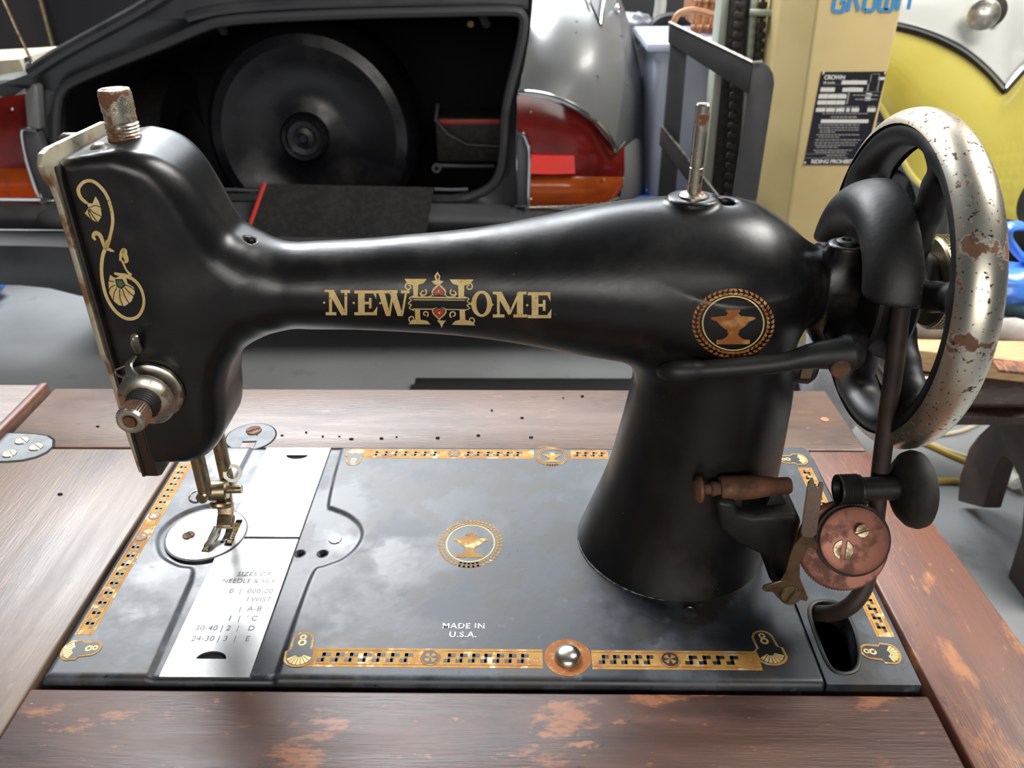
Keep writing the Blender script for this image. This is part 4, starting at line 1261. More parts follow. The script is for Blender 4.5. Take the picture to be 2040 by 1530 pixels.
# left rear wing
q4 = [[(-140, 230, 2.0), (-60, 176, 1.96), (0, 160, 1.92), (50, 158, 1.88), (72, 150, 1.86)], [(-140, 205, 2.25), (-60, 170, 2.2), (0, 150, 2.1), (58, 140, 1.96), (80, 136, 1.88)]]
part('left_wing', loft(q4), M['car_grey'], car)


def depth_r(u): return 1.832 + .06 * max(0.0, (u - 1120) / 120) ** 2


def lens(name, pts, m, parent, yf, th=.035):
    """Lens with a curved face: polygon front on the depth curve."""
    P = [Q(u, v, yf(u)) for u, v in pts]
    mb = MB(); bm = mb.bm
    tri = geometry.tessellate_polygon([[Vector((u, v, 0)) for u, v in pts]])
    vs = [bm.verts.new(p) for p in P]
    for t in tri: bm.faces.new([vs[i] for i in t])
    bmesh.ops.recalc_face_normals(bm, faces=list(bm.faces))
    for f in bm.faces:
        if f.normal.y > 0: f.normal_flip()
    bk = [bm.verts.new((p[0], p[1] + th, p[2])) for p in P]
    for i in range(len(P)):
        k = (i + 1) % len(P)
        bm.faces.new((vs[i], vs[k], bk[k], bk[i]))
    bmesh.ops.recalc_face_normals(bm, faces=list(bm.faces))
    return part(name, mb, m, parent, ang=40)


def lens_grid(name, up, dn, m, parent, yf, n=28, th=.03):
    """Curved lens between an upper and a lower edge, both given as (u, v) from left to right."""
    us = np.linspace(up[0][0], up[-1][0], n)
    rows = []
    for k in range(7):
        t = k / 6
        rows.append([Q(u, np.interp(u, [p[0] for p in up], [p[1] for p in up]) * (1 - t) + np.interp(u, [p[0] for p in dn], [p[1] for p in dn]) * t, yf(u) + .012 * (2 * t - 1) ** 2) for u in us])
    return part(name, MB().grid(rows).solid(th), m, parent, ang=50)


tl = lens_grid('tail_light', [(1030, 190), (1060, 192), (1090, 197), (1120, 207), (1150, 222), (1176, 240), (1200, 264), (1218, 290), (1226, 304), (1244, 288)], [(1030, 352), (1244, 352)], M['lens_red'], car, depth_r)
lens_grid('amber_lens', [(1054, 352), (1242, 352)], [(1054, 412), (1130, 409), (1204, 404), (1226, 394), (1242, 372)], M['lens_amber'], tl, depth_r)
lens('reflector', [(1058, 309), (1100, 309), (1144, 310), (1146, 346), (1100, 347), (1056, 346)], M['reflector'], tl, lambda u: depth_r(u) - .003, .01)
part('light_surround', MB().tube([Q(u, v, depth_r(u) - .022) for u, v in spline([(1032, 184), (1060, 185), (1090, 190), (1120, 200), (1152, 216), (1178, 234), (1203, 258), (1221, 286), (1227, 301)], 4)], .0062, 8), M['chrome'], tl)
part('light_corner', MB().tube([Q(1226, 302, depth_r(1226) - .022), Q(1243, 282, depth_r(1243) - .015)], .0055, 8), M['chrome'], tl)
part('light_base', MB().tube([Q(u, v, depth_r(u) - .003) for u, v in ((1054, 413), (1130, 411), (1204, 406), (1232, 394))], .004, 8), M['nickel'], tl)
for u, v in ((1057, 223), (1203, 358), (1057, 397)):
    part('lens_screw', MB().ball(Q(u, v, depth_r(u) - .003), .0042, 10), M['nickel'], tl)
part('inner_trim', MB().prism([Q(u, v, 1.822) for u, v in ((1030, 268), (1044, 274), (1052, 298), (1053, 410), (1030, 410))], (0, .03, 0), .003), M['bumper'], tl)
part('trim_edge', MB().tube([Q(u, v, 1.817) for u, v in spline([(1030, 265), (1043, 268), (1050, 282), (1055, 305), (1054, 360), (1053, 411)], 4)], .0045, 8), M['chrome'], tl)
# left light
redl = [(-120, 260), (-60, 206), (-10, 196), (20, 191), (46, 186), (52, 240), (60, 290), (70, 335), (0, 336), (-120, 338)]
dl = lambda u: 1.84 + .08 * max(0.0, -u / 120) ** 2
tl2 = lens_grid('tail_light', [(-120, 262), (-60, 207), (-10, 196), (20, 191), (60, 186)], [(-120, 337), (60, 336)], M['lens_red'], car, dl)
lens_grid('amber_lens', [(-120, 337), (80, 335)], [(-120, 392), (0, 395), (80, 396)], M['lens_amber'], tl2, dl)
part('inner_trim', MB().prism([Q(u, v, 1.828) for u, v in ((44, 264), (52, 258), (74, 262), (96, 320), (112, 392), (84, 396), (66, 360))], (0, .03, 0), .004), M['bumper'], tl2)
part('trim_edge', MB().tube([Q(u, v, 1.823) for u, v in spline([(74, 260), (50, 257), (43, 266), (50, 308), (64, 354), (78, 392), (86, 397), (104, 395)], 4)], .0045, 8), M['chrome'], tl2)
part('light_post', MB().prism([Q(u, v, 1.826) for u, v in ((48, 190), (64, 168), (74, 172), (80, 258), (54, 258))], (0, .03, 0), .004), M['car_grey'], tl2)
part('lens_screw', MB().ball(Q(25, 218, 1.838), .0042, 10), M['nickel'], tl2)
# valance, bumper and underbody
part('valance', loft([[(-140, 398, 1.85), (40, 400, 1.84), (400, 402, 1.84), (800, 404, 1.84), (1240, 412, 1.86)], [(-140, 430, 1.80), (40, 432, 1.79), (400, 436, 1.79), (800, 438, 1.79), (1240, 444, 1.80)], [(-140, 456, 1.815), (40, 457, 1.81), (400, 462, 1.81), (800, 464, 1.81), (1240, 470, 1.82)]]), M['bumper'], car)
part('number_lamp', MB().ball(Q(118, 436, 1.80), .045, 20, (1.3, .6, .62)), M['bumper'], car)
part('bumper_top', loft([[(-140, 458, 1.815), (300, 460, 1.81), (800, 464, 1.81), (1240, 470, 1.82)], [(-140, 474, 1.70), (300, 476, 1.69), (800, 480, 1.69), (1240, 486, 1.71)], [(-140, 489, 1.65), (70, 490, 1.64), (300, 498, 1.63), (800, 502, 1.63), (1240, 506, 1.65)]]), mat('bumper_top_face', (.055, .056, .06), .7), car)
part('bumper', loft([[(-140, 489, 1.65), (70, 490, 1.64), (300, 498, 1.63), (800, 502, 1.63), (1240, 506, 1.65)], [(-140, 530, 1.645), (70, 540, 1.635), (300, 548, 1.625), (800, 550, 1.625), (1240, 555, 1.645)], [(-140, 566, 1.66), (70, 570, 1.65), (150, 588, 1.645), (300, 596, 1.645), (1240, 598, 1.66)]]), M['car_black'], car)
part('underbody', MB().box((-.25, 2.35, .13), (1.4, 1.1, .08), bev=.02), M['lining'], car)
for x in (-1.02, .45):
    part('rear_tyre', MB().lathe([(.16, -.09), (.27, -.09), (.29, -.06), (.29, .06), (.27, .09), (.16, .09)], (x, 2.6, .29), (1, 0, 0), 36), M['rubber'], car)
# aerial
part('aerial', MB().tube([Q(62, 120, 1.98), Q(34, 62, 1.98), Q(-20, -60, 1.98)], .0038, 8), M['aged_nickel'], car)
ab = np.array(Q(66, 142, 1.98))
part('aerial_base', MB().lathe([(.016, 0), (.015, .008), (.011, .012), (.012, .016), (.009, .02), (.010, .024), (.006, .034), (0, .036)], ab, (-.25, 0, 1), 18), M['chrome'], car)

sw = thing('spare_wheel', 'large black covered spare wheel standing upright inside the open car boot', 'spare wheel', (-.375, 2.1, .20))
part('wheel_cover', MB().lathe([(0, 0.0), (.05, .0), (.09, -.018), (.16, -.014), (.205, .004), (.238, .018), (.266, .010), (.287, -.022), (.296, -.07), (.296, -.16), (.27, -.2), (0, -.2)], (-.375, 2.05, .495), (0, -1, .03), 72), M['tyre_cover'], sw)
part('wheel_hub', MB().lathe([(.066, -.01), (.064, .014), (.056, .024), (.048, .02), (.045, .008), (.030, .006), (.028, .014), (.014, .016), (.010, .022), (0, .022)], Q(607, 274, 2.035), (0, -1, .05), 48), M['tyre_cover'], sw)

bt = thing('car_battery', 'black battery with a red top strip at the right side of the boot', 'battery', Q(930, 300, 2.05))
b0 = np.array(Q(940, 268, 2.12))
part('battery_case', MB().box(b0, (.19, .13, .12), bev=.006), M['rubber'], bt)
part('battery_strip', MB().box(b0 + np.array((0, -.066, .050)), (.176, .006, .014), bev=.002), mat('battery_red', (.36, .03, .03), .5), bt)
part('battery_cable', MB().tube([Q(*p) for p in ((872, 208, 2.06), (868, 240, 2.04), (892, 268, 2.03), (930, 288, 2.03), (1000, 292, 2.03))], .006, 8), M['rubber_seal'], bt)
lone('clamp_bar', MB().tube([Q(868, 330, 2.0), Q(930, 331, 2.0), Q(984, 331, 2.0)], .006, 8).lathe([(.006, 0), (.013, 0), (.013, .008), (.006, .008)], Q(870, 334, 1.995), (0, -1, 0), 16), M['bumper'], 'thin metal clamp rod with an eye below the battery in the boot', 'clamp')
rows = []
for k in range(10):
    t = k / 9
    a, b = (np.array((527, 366)) * (1 - t) + np.array((488, 482)) * t), (np.array((865, 373)) * (1 - t) + np.array((846, 484)) * t)
    Y = 1.822 - .11 * t
    rows.append([Q(a[0] + (b[0] - a[0]) * s / 12, a[1] + (b[1] - a[1]) * s / 12, Y - .004 * math.sin(s * 1.7)) for s in range(13)])
bmat = thing('boot_mat', 'dark ribbed boot mat with a red piped edge hanging over the car sill', 'mat', Q(680, 470, 1.75))
part('mat_sheet', MB().grid(rows).solid(.008), M['mat_cloth'], bmat)
part('piping', MB().tube([Q(527, 366, 1.817), Q(512, 408, 1.78), Q(499, 445, 1.745), Q(487, 483, 1.71)], .0055, 8), M['red_pipe'], bmat, label='red piping along the left edge')

# ------------------------------------------------------------------ pallet stacker
M['beige'] = mat('stacker_beige_paint', (.50, .39, .18), .45, mix=(.46, .35, .155), mscale=5, speck=(.12, .08, .04), sscale=42, slo=.73, shi=.75)
M['stacker_grey'] = mat('stacker_grey_paint', (.045, .044, .046), .5, mix=(.034, .033, .034), mscale=9)
M['rail_green'] = mat('pale_rail', (.34, .36, .30), .45)
M['plate_black'] = mat('plate_black', (.008, .008, .010), .4)
M['plate_white'] = mat('plate_white', (.62, .60, .55), .5)
M['plate_grey'] = mat('plate_grey_print', (.26, .25, .24), .5)
M['sign_blue'] = mat('sign_blue', (.045, .25, .52), .4)
stk = thing('pallet_stacker', 'beige pallet stacker mast with blue lettering, black data plate and grey backrest', 'pallet stacker', (.85, 1.7, 0))
YF = 1.55
fA, fB = Q(1633, -30, YF), Q(1567, 452, YF)
rA, rB = Q(1806, -30, YF), Q(1700, 470, YF)
lA, lB = Q(1560, -30, 1.66), Q(1496, 452, 1.66)
def down(a, b, z):      # run the edge on down to height z
    a, b = np.array(a), np.array(b); t = (z - a[2]) / (b[2] - a[2]); return tuple(a + (b - a) * t)
f0, r0, l0 = down(fA, fB, .06), down(rA, rB, .06), down(lA, lB, .06)
back = lambda p: (p[0] + .02, 1.84, p[2])
mb = MB(); bm = mb.bm
v = [bm.verts.new(p) for p in (fA, rA, (rA[0], 1.84, rA[2]), (lA[0], 1.84, lA[2]), lA, f0, r0, (r0[0], 1.84, r0[2]), (l0[0], 1.84, l0[2]), l0)]
for q in ((0, 1, 6, 5), (1, 2, 7, 6), (2, 3, 8, 7), (3, 4, 9, 8), (4, 0, 5, 9), (4, 3, 2, 1, 0), (5, 6, 7, 8, 9)): bm.faces.new([v[i] for i in q])
bmesh.ops.recalc_face_normals(bm, faces=list(bm.faces))
bmesh.ops.bevel(bm, geom=list(bm.edges), offset=.006, segments=3, profile=.5, affect='EDGES')
col_ = part('mast_column', mb, M['beige'], stk, ang=50)
z8 = lambda X, Y: (1600 + X / 6.65, 120 + Y / 6.65)
pm = lambda h: (lambda u, v: Q(u, v, YF - .001 - h * .0006))
pl = part('data_plate', MB().prism([Q(u, v, YF - .001) for u, v in (z8(240, 155), z8(1108, 150), z8(800, 1388), z8(5, 1388))], (0, .0012, 0)), M['plate_black'], stk)


def P8(x0, y0, x1, y1, k=-.19): return [z8(x0, y0), z8(x1, y0), z8(x1 + k * (y1 - y0), y1), z8(x0 + k * (y1 - y0), y1)]


boxes = [P8(515, 268, 850, 322), P8(235, 365, 425, 418), P8(525, 365, 798, 418), P8(210, 450, 335, 508), P8(338, 450, 458, 508), P8(462, 450, 580, 508), P8(195, 532, 318, 588), P8(322, 532, 440, 588), P8(444, 532, 560, 588),
         P8(175, 632, 297, 684), P8(310, 632, 425, 684), P8(440, 632, 552, 684), P8(575, 632, 622, 684), P8(645, 632, 745, 684), P8(855, 632, 965, 684), P8(835, 435, 910, 480), P8(822, 490, 898, 535), P8(1000, 222, 1085, 262), P8(240, 784, 870, 832)]
for b in boxes: decal('plate_field', [b], pm(1), M['plate_white'], pl)
lines = []
rr = random.Random(11)
for y, x0, x1, h in ((700, 255, 860, 14), (742, 370, 715, 22), (850, 205, 760, 16), (885, 205, 740, 16), (918, 225, 740, 14), (945, 215, 430, 14), (980, 180, 745, 16), (1012, 205, 480, 14), (1048, 165, 770, 16), (1085, 155, 720, 15), (1118, 155, 690, 14), (1145, 175, 470, 14), (1185, 140, 650, 15), (1213, 160, 575, 14), (1255, 310, 560, 14), (1285, 255, 590, 12), (355, 235, 430, 10), (355, 600, 740, 10), (440, 230, 560, 9), (610, 200, 740, 12), (608, 860, 965, 12), (258, 650, 720, 9), (455, 660, 1000, 16), (510, 690, 985, 16)):
    x = x0
    while x < x1:
        w = rr.uniform(22, 62); lines.append(P8(x, y, min(x + w, x1), y + h)); x += w + rr.uniform(7, 13)
lines += [P8(25, 1238, 600, 1243), P8(18, 1293, 590, 1298), P8(270, 190, 515, 194), P8(262, 318, 500, 322), P8(800, 415, 1030, 420), P8(598, 430, 620, 580, -.2), P8(900, 190, 912, 290, -.2), P8(920, 178, 1015, 184), P8(1008, 180, 1018, 260, -.1), P8(860, 310, 880, 405, -.2), P8(1000, 270, 1016, 405, -.2)]
decal('plate_print', lines, pm(1), M['plate_grey'], pl, kind='stuff')


def pmap(u0, v0, u1, v1, k, h):
    """Text plane: x along (u0,v0)->(u1,v1) for one unit of size, y up with the slant k."""
    return lambda x, y: Q(u0 + (u1 - u0) * x - k * (-y) * 0 + y * k, v0 + (v1 - v0) * x - y, YF - .001 - h * .0006)


writing('plate_writing', 'CROWN', 11.5, pmap(1641, 158, 1642, 158, .19, 1.4), M['plate_white'], pl, align='LEFT', bold=.35, space=.86)
writing('plate_writing', 'lift trucks', 6.5, pmap(1640, 166.5, 1641, 166.5, .19, 1.4), M['plate_white'], pl, align='LEFT', bold=.12, space=.95)
writing('plate_writing', 'RIDING PROHIBITED', 11.2, pmap(1615, 325.5, 1616, 325.5, .19, 1.4), M['plate_white'], pl, align='LEFT', bold=.3, space=.93)
for x, y in ((265, 178), (1085, 178), (24, 1362)):
    part('plate_rivet', MB().ball(Q(*z8(x, y), YF - .002), .0032, 10, (1, .5, 1)), M['nickel'], pl)
# squarish blue letters, cut off by the top of the picture: C R O W N in strokes on a 0..1 x 0..2 cell
CH = {'C': [[(1, 1.3), (1, 2), (0.12, 2), (0, 1.85), (0, .15), (.12, 0), (1, 0), (1, .55), (.55, .55)]], 'R': [[(0, 0), (0, 2), (.9, 2), (1, 1.85), (1, 1.15), (.9, 1), (.3, 1), (1, 0)]], 'O': [[(.12, 0), (0, .15), (0, 1.85), (.12, 2), (.88, 2), (1, 1.85), (1, .15), (.88, 0), (.12, 0)]],
      'W': [[(0, 2), (0, .15), (.1, 0), (1.2, 0), (1.3, .15), (1.3, 2)], [(.65, 0), (.65, 1.6)]], 'N': [[(0, 0), (0, 2), (.8, 2), (1, 1.8), (1, 0)]]}
x = 0
for ch, wd in (('C', 1), ('R', 1), ('O', 1), ('W', 1.3), ('N', 1)):
    F = lambda p, x=x: (1659 + (x + p[0]) * 21.5 + p[1] * 6.5, 22.5 - p[1] * 34 - (x + p[0]) * .5)
    qs = []
    for st_ in CH[ch]:
        pts = [F(p) for p in st_]
        qs += ribbon(resample(pts, 40), 7.5)
    decal('blue_letter', qs, pm(.6), M['sign_blue'], col_)
    x += wd + .42
# mast rails, chains
part('mast_rail', MB().prism([Q(u, v, 1.72) for u, v in ((1552, -30), (1566, -30), (1520, 460), (1500, 460))], (0, .06, 0), .004), M['rail_green'], stk)
part('inner_panel', MB().prism([Q(u, v, 1.86) for u, v in ((1490, -30), (1566, -30), (1510, 470), (1436, 470))], (0, .02, 0)), M['beige'], stk)
part('mast_rail', MB().prism([Q(u, v, 1.80) for u, v in ((1441, -30), (1458, -30), (1410, 470), (1392, 470))], (0, .07, 0), .004), M['rail_green'], stk)
part('mast_channel', MB().prism([Q(u, v, 1.79) for u, v in ((1458, -30), (1498, -30), (1462, 470), (1410, 470))], (0, .08, 0), .004), M['rubber'], stk)
part('mast_rail', MB().prism([Q(u, v, 1.78) for u, v in ((1498, -30), (1512, -30), (1476, 470), (1462, 470))], (0, .05, 0), .004), M['rail_green'], stk)
part('cross_tube', MB().tube([Q(1494, 24, 1.74), Q(1556, 27, 1.72)], .007, 10), M['rail_green'], stk)
for (u0, u1, Y) in ((1476, 1446, 1.765), (1522, 1486, 1.75)):
    ch = part('lift_chain', MB().tube([Q(u0, -30, Y), Q(u1, 470, Y)], .004, 6), M['rubber'], stk)
    for k in range(26):
        t = k / 25
        lk = MB().box(Q(u0 + (u1 - u0) * t, -30 + 500 * t, Y - .003), (.020, .010, .014), bev=.003)
        part('chain_link', lk, M['rubber'], ch)
# load backrest
def bar(name, pts, Y, th=.012, bev=.002):
    return part(name, MB().prism([Q(u, v, y) for (u, v), y in zip(pts, Y)], (0, th, 0), bev), M['stacker_grey'], bk)
bk = part('load_backrest', MB().prism([Q(u, v, y) for (u, v), y in zip(((1500, 124), (1519, 123), (1532, 132), (1541, 148), (1543, 168), (1508, 400), (1460, 400), (1491, 188)), (1.50,) * 8)], (0, .012, 0), .002), M['stacker_grey'], stk)
bar('top_bar', ((1334, 44), (1500, 124), (1491, 188), (1332, 86)), (1.74, 1.498, 1.498, 1.74))
bar('side_bar', ((1336, 84), (1369, 104), (1344, 410), (1310, 410)), (1.74, 1.70, 1.70, 1.74))
bar('diagonal_bar', ((1318, 250), (1430, 390), (1432, 440), (1314, 290)), (1.735, 1.56, 1.56, 1.735))
part('top_edge', MB().tube([Q(1334, 44, 1.738), Q(1500, 124, 1.496), Q(1518, 123, 1.498)], .003, 6), M['nickel'], bk)
part('brace_edge', MB().tube([Q(1318, 250, 1.732), Q(1430, 390, 1.557)], .003, 6), M['nickel'], bk)
part('backrest_foot', MB().box(Q(1380, 425, 1.62), (.30, .05, .05), bev=.006), M['stacker_grey'], bk)
part('fork', MB().box((.74, 1.60, .09), (.22, .4, .05), bev=.008), M['stacker_grey'], stk)
part('stacker_base', MB().box((.86, 1.74, .05), (.36, .30, .09), bev=.01), M['stacker_grey'], stk)
part('base_post', MB().box((.62, 1.70, .28), (.04, .04, .36), bev=.004), M['stacker_grey'], stk)

# ------------------------------------------------------------------ yellow and white small car on the right
M['yellow'] = mat('car_yellow_paint', (.78, .69, .20), .28, coat=.5, mix=(.75, .65, .17), mscale=3)
M['white_paint'] = mat('car_white_paint', (.74, .74, .70), .28, coat=.5)
vc = thing('vintage_car', 'rounded yellow and white vintage car with a chrome V trim at the right edge', 'car', (1.4, 2.2, 0))
TR = [(1730, 42), (1795, 49), (1860, 68), (1920, 98), (1966, 135), (2001, 174), (2040, 130), (2080, 88), (2140, 40)]
BO = [(1738, 190), (1768, 232), (1792, 300), (1822, 354), (1866, 388), (1918, 412), (1985, 432), (2060, 446), (2150, 455)]
TOPL = [(1722, -160), (1795, -160), (1860, -160), (1920, -160), (1966, -160), (2001, -160), (2040, -160), (2080, -160), (2140, -160)]
dp = lambda u: 1.98 + .00000042 * (u - 1985) ** 2 * 1.0
rows = []
for k in range(13):
    t = k / 12; r = []
    for (a, b) in zip(TR, BO):
        u, w = a[0] + (b[0] - a[0]) * t, a[1] + (b[1] - a[1]) * t
        r.append((u, w, dp(u) - .10 * math.sin(PI * (.25 + .6 * t)) + .05 * t * t))
    rows.append([Q(*p) for p in spline(r, 4)])
part('lower_body', MB().grid(rows).solid(.01), M['yellow'], vc)
rows = []
for k in range(9):
    t = k / 8
    rows.append([Q(*p) for p in spline([(a[0] + (b[0] - a[0]) * t, a[1] + (b[1] - a[1]) * t, dp(a[0] + (b[0] - a[0]) * t) - .10 * math.sin(PI * .25 * t) + .10 * (1 - t) ** 2) for a, b in zip(TOPL, TR)], 4)])
part('upper_body', MB().grid(rows).solid(.01), M['white_paint'], vc)
tp = [Q(u, v, dp(u) - .082) for u, v in spline(TR[:6], 5)]
part('vee_trim', MB().tube(tp, .0085, 10, flat=.8), M['chrome'], vc)
part('vee_trim', MB().tube([Q(u, v, dp(u) - .082) for u, v in spline(TR[5:], 5)], .0085, 10, flat=.8), M['chrome'], vc)
for off, rng in ((9, TR[:6]), (9, TR[5:])):
    part('trim_rubber', MB().tube([Q(u, v + off, dp(u) - .076) for u, v in spline(rng, 5)], .0075, 8), M['rubber'], vc)
part('body_flange', MB().tube([Q(u, v, 1.96) for u, v in spline([(1740, 190), (1768, 235), (1790, 300), (1820, 354), (1864, 388), (1918, 414)], 5)], .008, 8), M['yellow'], vc)
kc = np.array(Q(1968, 28, 1.93))
part('handle_rose', MB().lathe([(.038, 0), (.036, .010), (.02, .016), (0, .016)], Q(1972, 22, 1.945), (-.3, -1, 0), 30), M['rubber'], vc)
part('door_handle', MB().lathe([(.010, -.03), (.010, .0), (.028, .004), (.036, .012), (.034, .02), (.02, .026), (0, .027)], Q(1958, 28, 1.91), (-.35, -1, .05), 30), M['nickel'], vc)
part('bumper_horn', MB().ball(Q(2052, 402, 1.80), .055, 20, (.5, .5, 1)), M['bumper'], vc)
tyc = Q(1822, 470, 2.1)
part('front_tyre', MB().lathe([(.13, -.07), (.20, -.075), (.235, -.055), (.245, -.03), (.238, -.028), (.238, -.022), (.246, -.02), (.246, .02), (.238, .022), (.238, .028), (.245, .03), (.235, .055), (.20, .075), (.13, .07)], (tyc[0], 2.18, .246), (1, .25, 0), 48), M['bumper'], vc)
part('wheel_disc', MB().lathe([(0, .05), (.06, .05), (.12, .03), (.135, .06)], (tyc[0], 2.18, .246), (-1, -.25, 0), 36), M['white_paint'], vc)
part('car_floor', MB().box((1.75, 2.45, .26), (.9, .7, .22), bev=.03), M['lining'], vc)

# ------------------------------------------------------------------ things stacked on the low stool at the right
M['stool_wood'] = mat('dark_stool_wood', (.028, .014, .010), .5, mix=(.05, .026, .018), mscale=14, stretch=(8, 1, 1))
st_ = thing('low_stool', 'low dark wooden stool with arched end boards on the concrete floor', 'stool', (1.26, .96, 0))
px = [(1907, 998), (1911, 950), (1930, 892), (1950, 866), (1982, 836)]
arch = [(2004, 1156), (2034, 1060), (2040, 990), (2028, 948), (2012, 918), (1998, 908), (1984, 925), (1974, 958), (1958, 1012)]
yz = [U(u, v, 'x', 1.08)[1:] for u, v in px] + [(1.07, .333), (.845, .333), (.825, .22), (.80, .10), (.785, .004)] + [U(u, v, 'x', 1.08)[1:] for u, v in arch]
yz = [(y, max(z, .001)) for y, z in yz]
for x in (1.08, 1.42):
    part('end_board', MB().prism([(x, y, z) for y, z in yz], (.035, 0, 0), .003), M['stool_wood'], st_)
part('stool_top', MB().box((1.20, 1.03, .342), (.80, .34, .017), bev=.004), M['stool_wood'], st_)
part('stretcher', MB().box((1.26, 1.0, .29), (.34, .025, .05), bev=.003), M['stool_wood'], st_)
M['film'] = mat('wrapped_brown_film', (.060, .034, .024), .24, mix=(.20, .14, .10), mscale=18, mlo=.54, mhi=.74, mrough=.32, coat=.6, bump=.9, bscale=34, stretch=(1, 1, 3))
pk = lone('wrapped_parcel', MB().box((1.21, 1.03, .383), (.79, .32, .062), bev=.020, seg=4), M['film'], 'brown parcel wrapped in shiny clear film lying on the low stool', 'parcel')
M['pale_wood'] = mat('pale_cut_wood', (.56, .35, .18), .5, mix=(.46, .27, .125), mscale=18, stretch=(2, 14, 14))
bd = [Q(1797, 672, 1.18), Q(1830, 684, 1.06)]
zt = .452
def TP(u, v, z): return U(u, v, 'z', z)
A = [TP(1790, 674, zt), TP(1822, 697, zt), TP(2120, 728, zt), TP(2120, 680, zt)]
lone('pale_board', MB().prism(A, (0, 0, -.036), .003), M['pale_wood'], 'thick pale wooden board, the lower left one on the wrapped parcel', 'board')
B_ = [TP(1978, 716, zt + .006), TP(1990, 736, zt + .006), TP(2150, 752, zt + .006), TP(2150, 722, zt + .006)]
lone('carved_board', MB().prism(B_, (0, 0, -.006), .002), mat('carved_board_wood', (.30, .12, .05), .5, mix=(.10, .04, .02), mscale=60, stretch=(3, 1, 1)), 'thin reddish carved board lying on the pale board at the right edge', 'board')
M['linen'] = mat('grey_cloth', (.36, .33, .30), .8, mix=(.25, .22, .20), mscale=10, bump=.4, bscale=40)
rr_ = spline([Q(1720, 638, 1.02), Q(1790, 646, 1.0), Q(1900, 656, .98), Q(2040, 670, .96), Q(2140, 680, .945)], 5)
lone('rolled_cloth', MB().tube(rr_, [.0265 + .0025 * math.sin(i * 1.9) for i in range(len(rr_))], 14), M['linen'], 'long grey rolled cloth lying across the boards behind the handwheel', 'cloth')
lone('teal_cloth', MB().tube(spline([Q(1985, 592, 1.09), Q(2040, 618, 1.07), Q(2120, 642, 1.04)], 6), [.021 + .003 * math.sin(i * 2.3) for i in range(13)], 12), mat('teal_cloth', (.06, .12, .15), .8, mix=(.10, .17, .20), mscale=14), 'dark teal folded cloth on the grey roll under the blue bag', 'cloth')
# blue plastic bag with looped handles
M['blue_plastic'] = mat('blue_plastic', (.03, .14, .70), .35, mix=(.10, .30, .85), mscale=9, mlo=.4, mhi=.65, coat=.3, spec=.6)
bb = thing('blue_bag', 'bright blue plastic bag with looped handles on the pile behind the handwheel', 'bag', Q(1980, 600, 1.14))


def crumple(c, s, seed, amp=.18, sub=4):
    mb = MB()
    q = bmesh.ops.create_icosphere(mb.bm, subdivisions=sub, radius=1)
    from mathutils import noise
    for v in q['verts']:
        d = v.co.normalized()
        f = 1 + amp * noise.noise(d * 2.2 + Vector((seed, 0, 0))) + amp * .7 * abs(noise.noise(d * 4.5 + Vector((0, seed, 0))))
        v.co = Vector((d.x * s[0] * f + c[0], d.y * s[1] * f + c[1], d.z * s[2] * f + c[2]))
    return mb


part('bag_body', crumple(Q(2012, 566, 1.10), (.080, .045, .036), 3), M['blue_plastic'], bb)
for pts, w in (([(1934, 548), (1912, 544), (1900, 524), (1908, 508), (1930, 504), (1960, 520)], .011), ([(2036, 450), (2012, 452), (2006, 470), (2024, 500), (2044, 520)], .018), ([(2070, 470), (2046, 520), (2020, 552), (1980, 560), (1930, 552)], .016), ([(1884, 640), (1870, 648), (1878, 664), (1892, 672)], .009)):
    pp = spline([Q(u, v, 1.10) for u, v in pts], 6)
    part('bag_handle', MB().tube(pp, w * .86, 10, flat=.45), M['blue_plastic'], bb)
lone('white_bag', crumple(Q(1878, 656, 1.03), (.042, .03, .026), 9), mat('white_plastic_film', (.62, .60, .58), .4, mix=(.40, .39, .40), mscale=16), 'crumpled whitish plastic bag beside the drive belt, under the blue bag', 'bag')
lone('clear_bag', crumple((Q(1685, 690, 1.34)[0], 1.34, .17), (.08, .06, .165), 21), mat('grey_plastic_film', (.34, .34, .37), .3, mix=(.5, .5, .52), mscale=20, coat=.4), 'crumpled grey plastic seen through the lower spokes of the handwheel', 'bag')
# yellow extension cord
cd = thing('extension_cord', 'yellow extension cord with a white connector on the concrete floor by the stool', 'cord', U(1900, 1080, 'z', .0))
Fz = lambda u, v: U(u, v, 'z', .006)
M['cord'] = mat('yellow_cord', (.52, .36, .06), .5); M['cord_pale'] = mat('pale_cord', (.55, .48, .36), .5)
part('cord_run', MB().tube(spline([Fz(u, v) for u, v in ((1700, 830), (1780, 860), (1850, 886), (1890, 904), (1930, 920), (1990, 935), (2080, 948))], 6), .0062, 8), M['cord'], cd)
part('cord_run', MB().tube(spline([Fz(u, v) for u, v in ((1820, 1080), (1860, 958 + 0), (1900, 958), (1940, 962), (1975, 952), (2000, 946))][1:], 6), .0062, 8), M['cord'], cd)
part('cord_pale_run', MB().tube(spline([Fz(u, v) for u, v in ((1780, 872), (1840, 868), (1900, 862), (1940, 848), (1975, 828), (2030, 800))], 6), .005, 8), M['cord_pale'], cd)
part('cord_pale_run', MB().tube(spline([Fz(u, v) for u, v in ((1840, 876), (1880, 894), (1922, 908), (1990, 926))], 6), .005, 8), M['cord_pale'], cd)
ca, cb = np.array(U(1986, 936, 'z', .018)), np.array(U(2030, 966, 'z', .018))
part('connector', MB().tube([tuple(ca), tuple(ca * .75 + cb * .25), tuple(ca * .5 + cb * .5), tuple(cb * .9 + ca * .1), tuple(cb)], [.012, .017, .018, .016, .011], 14), mat('white_plastic', (.66, .64, .58), .4), cd, label='white connector of the cord')

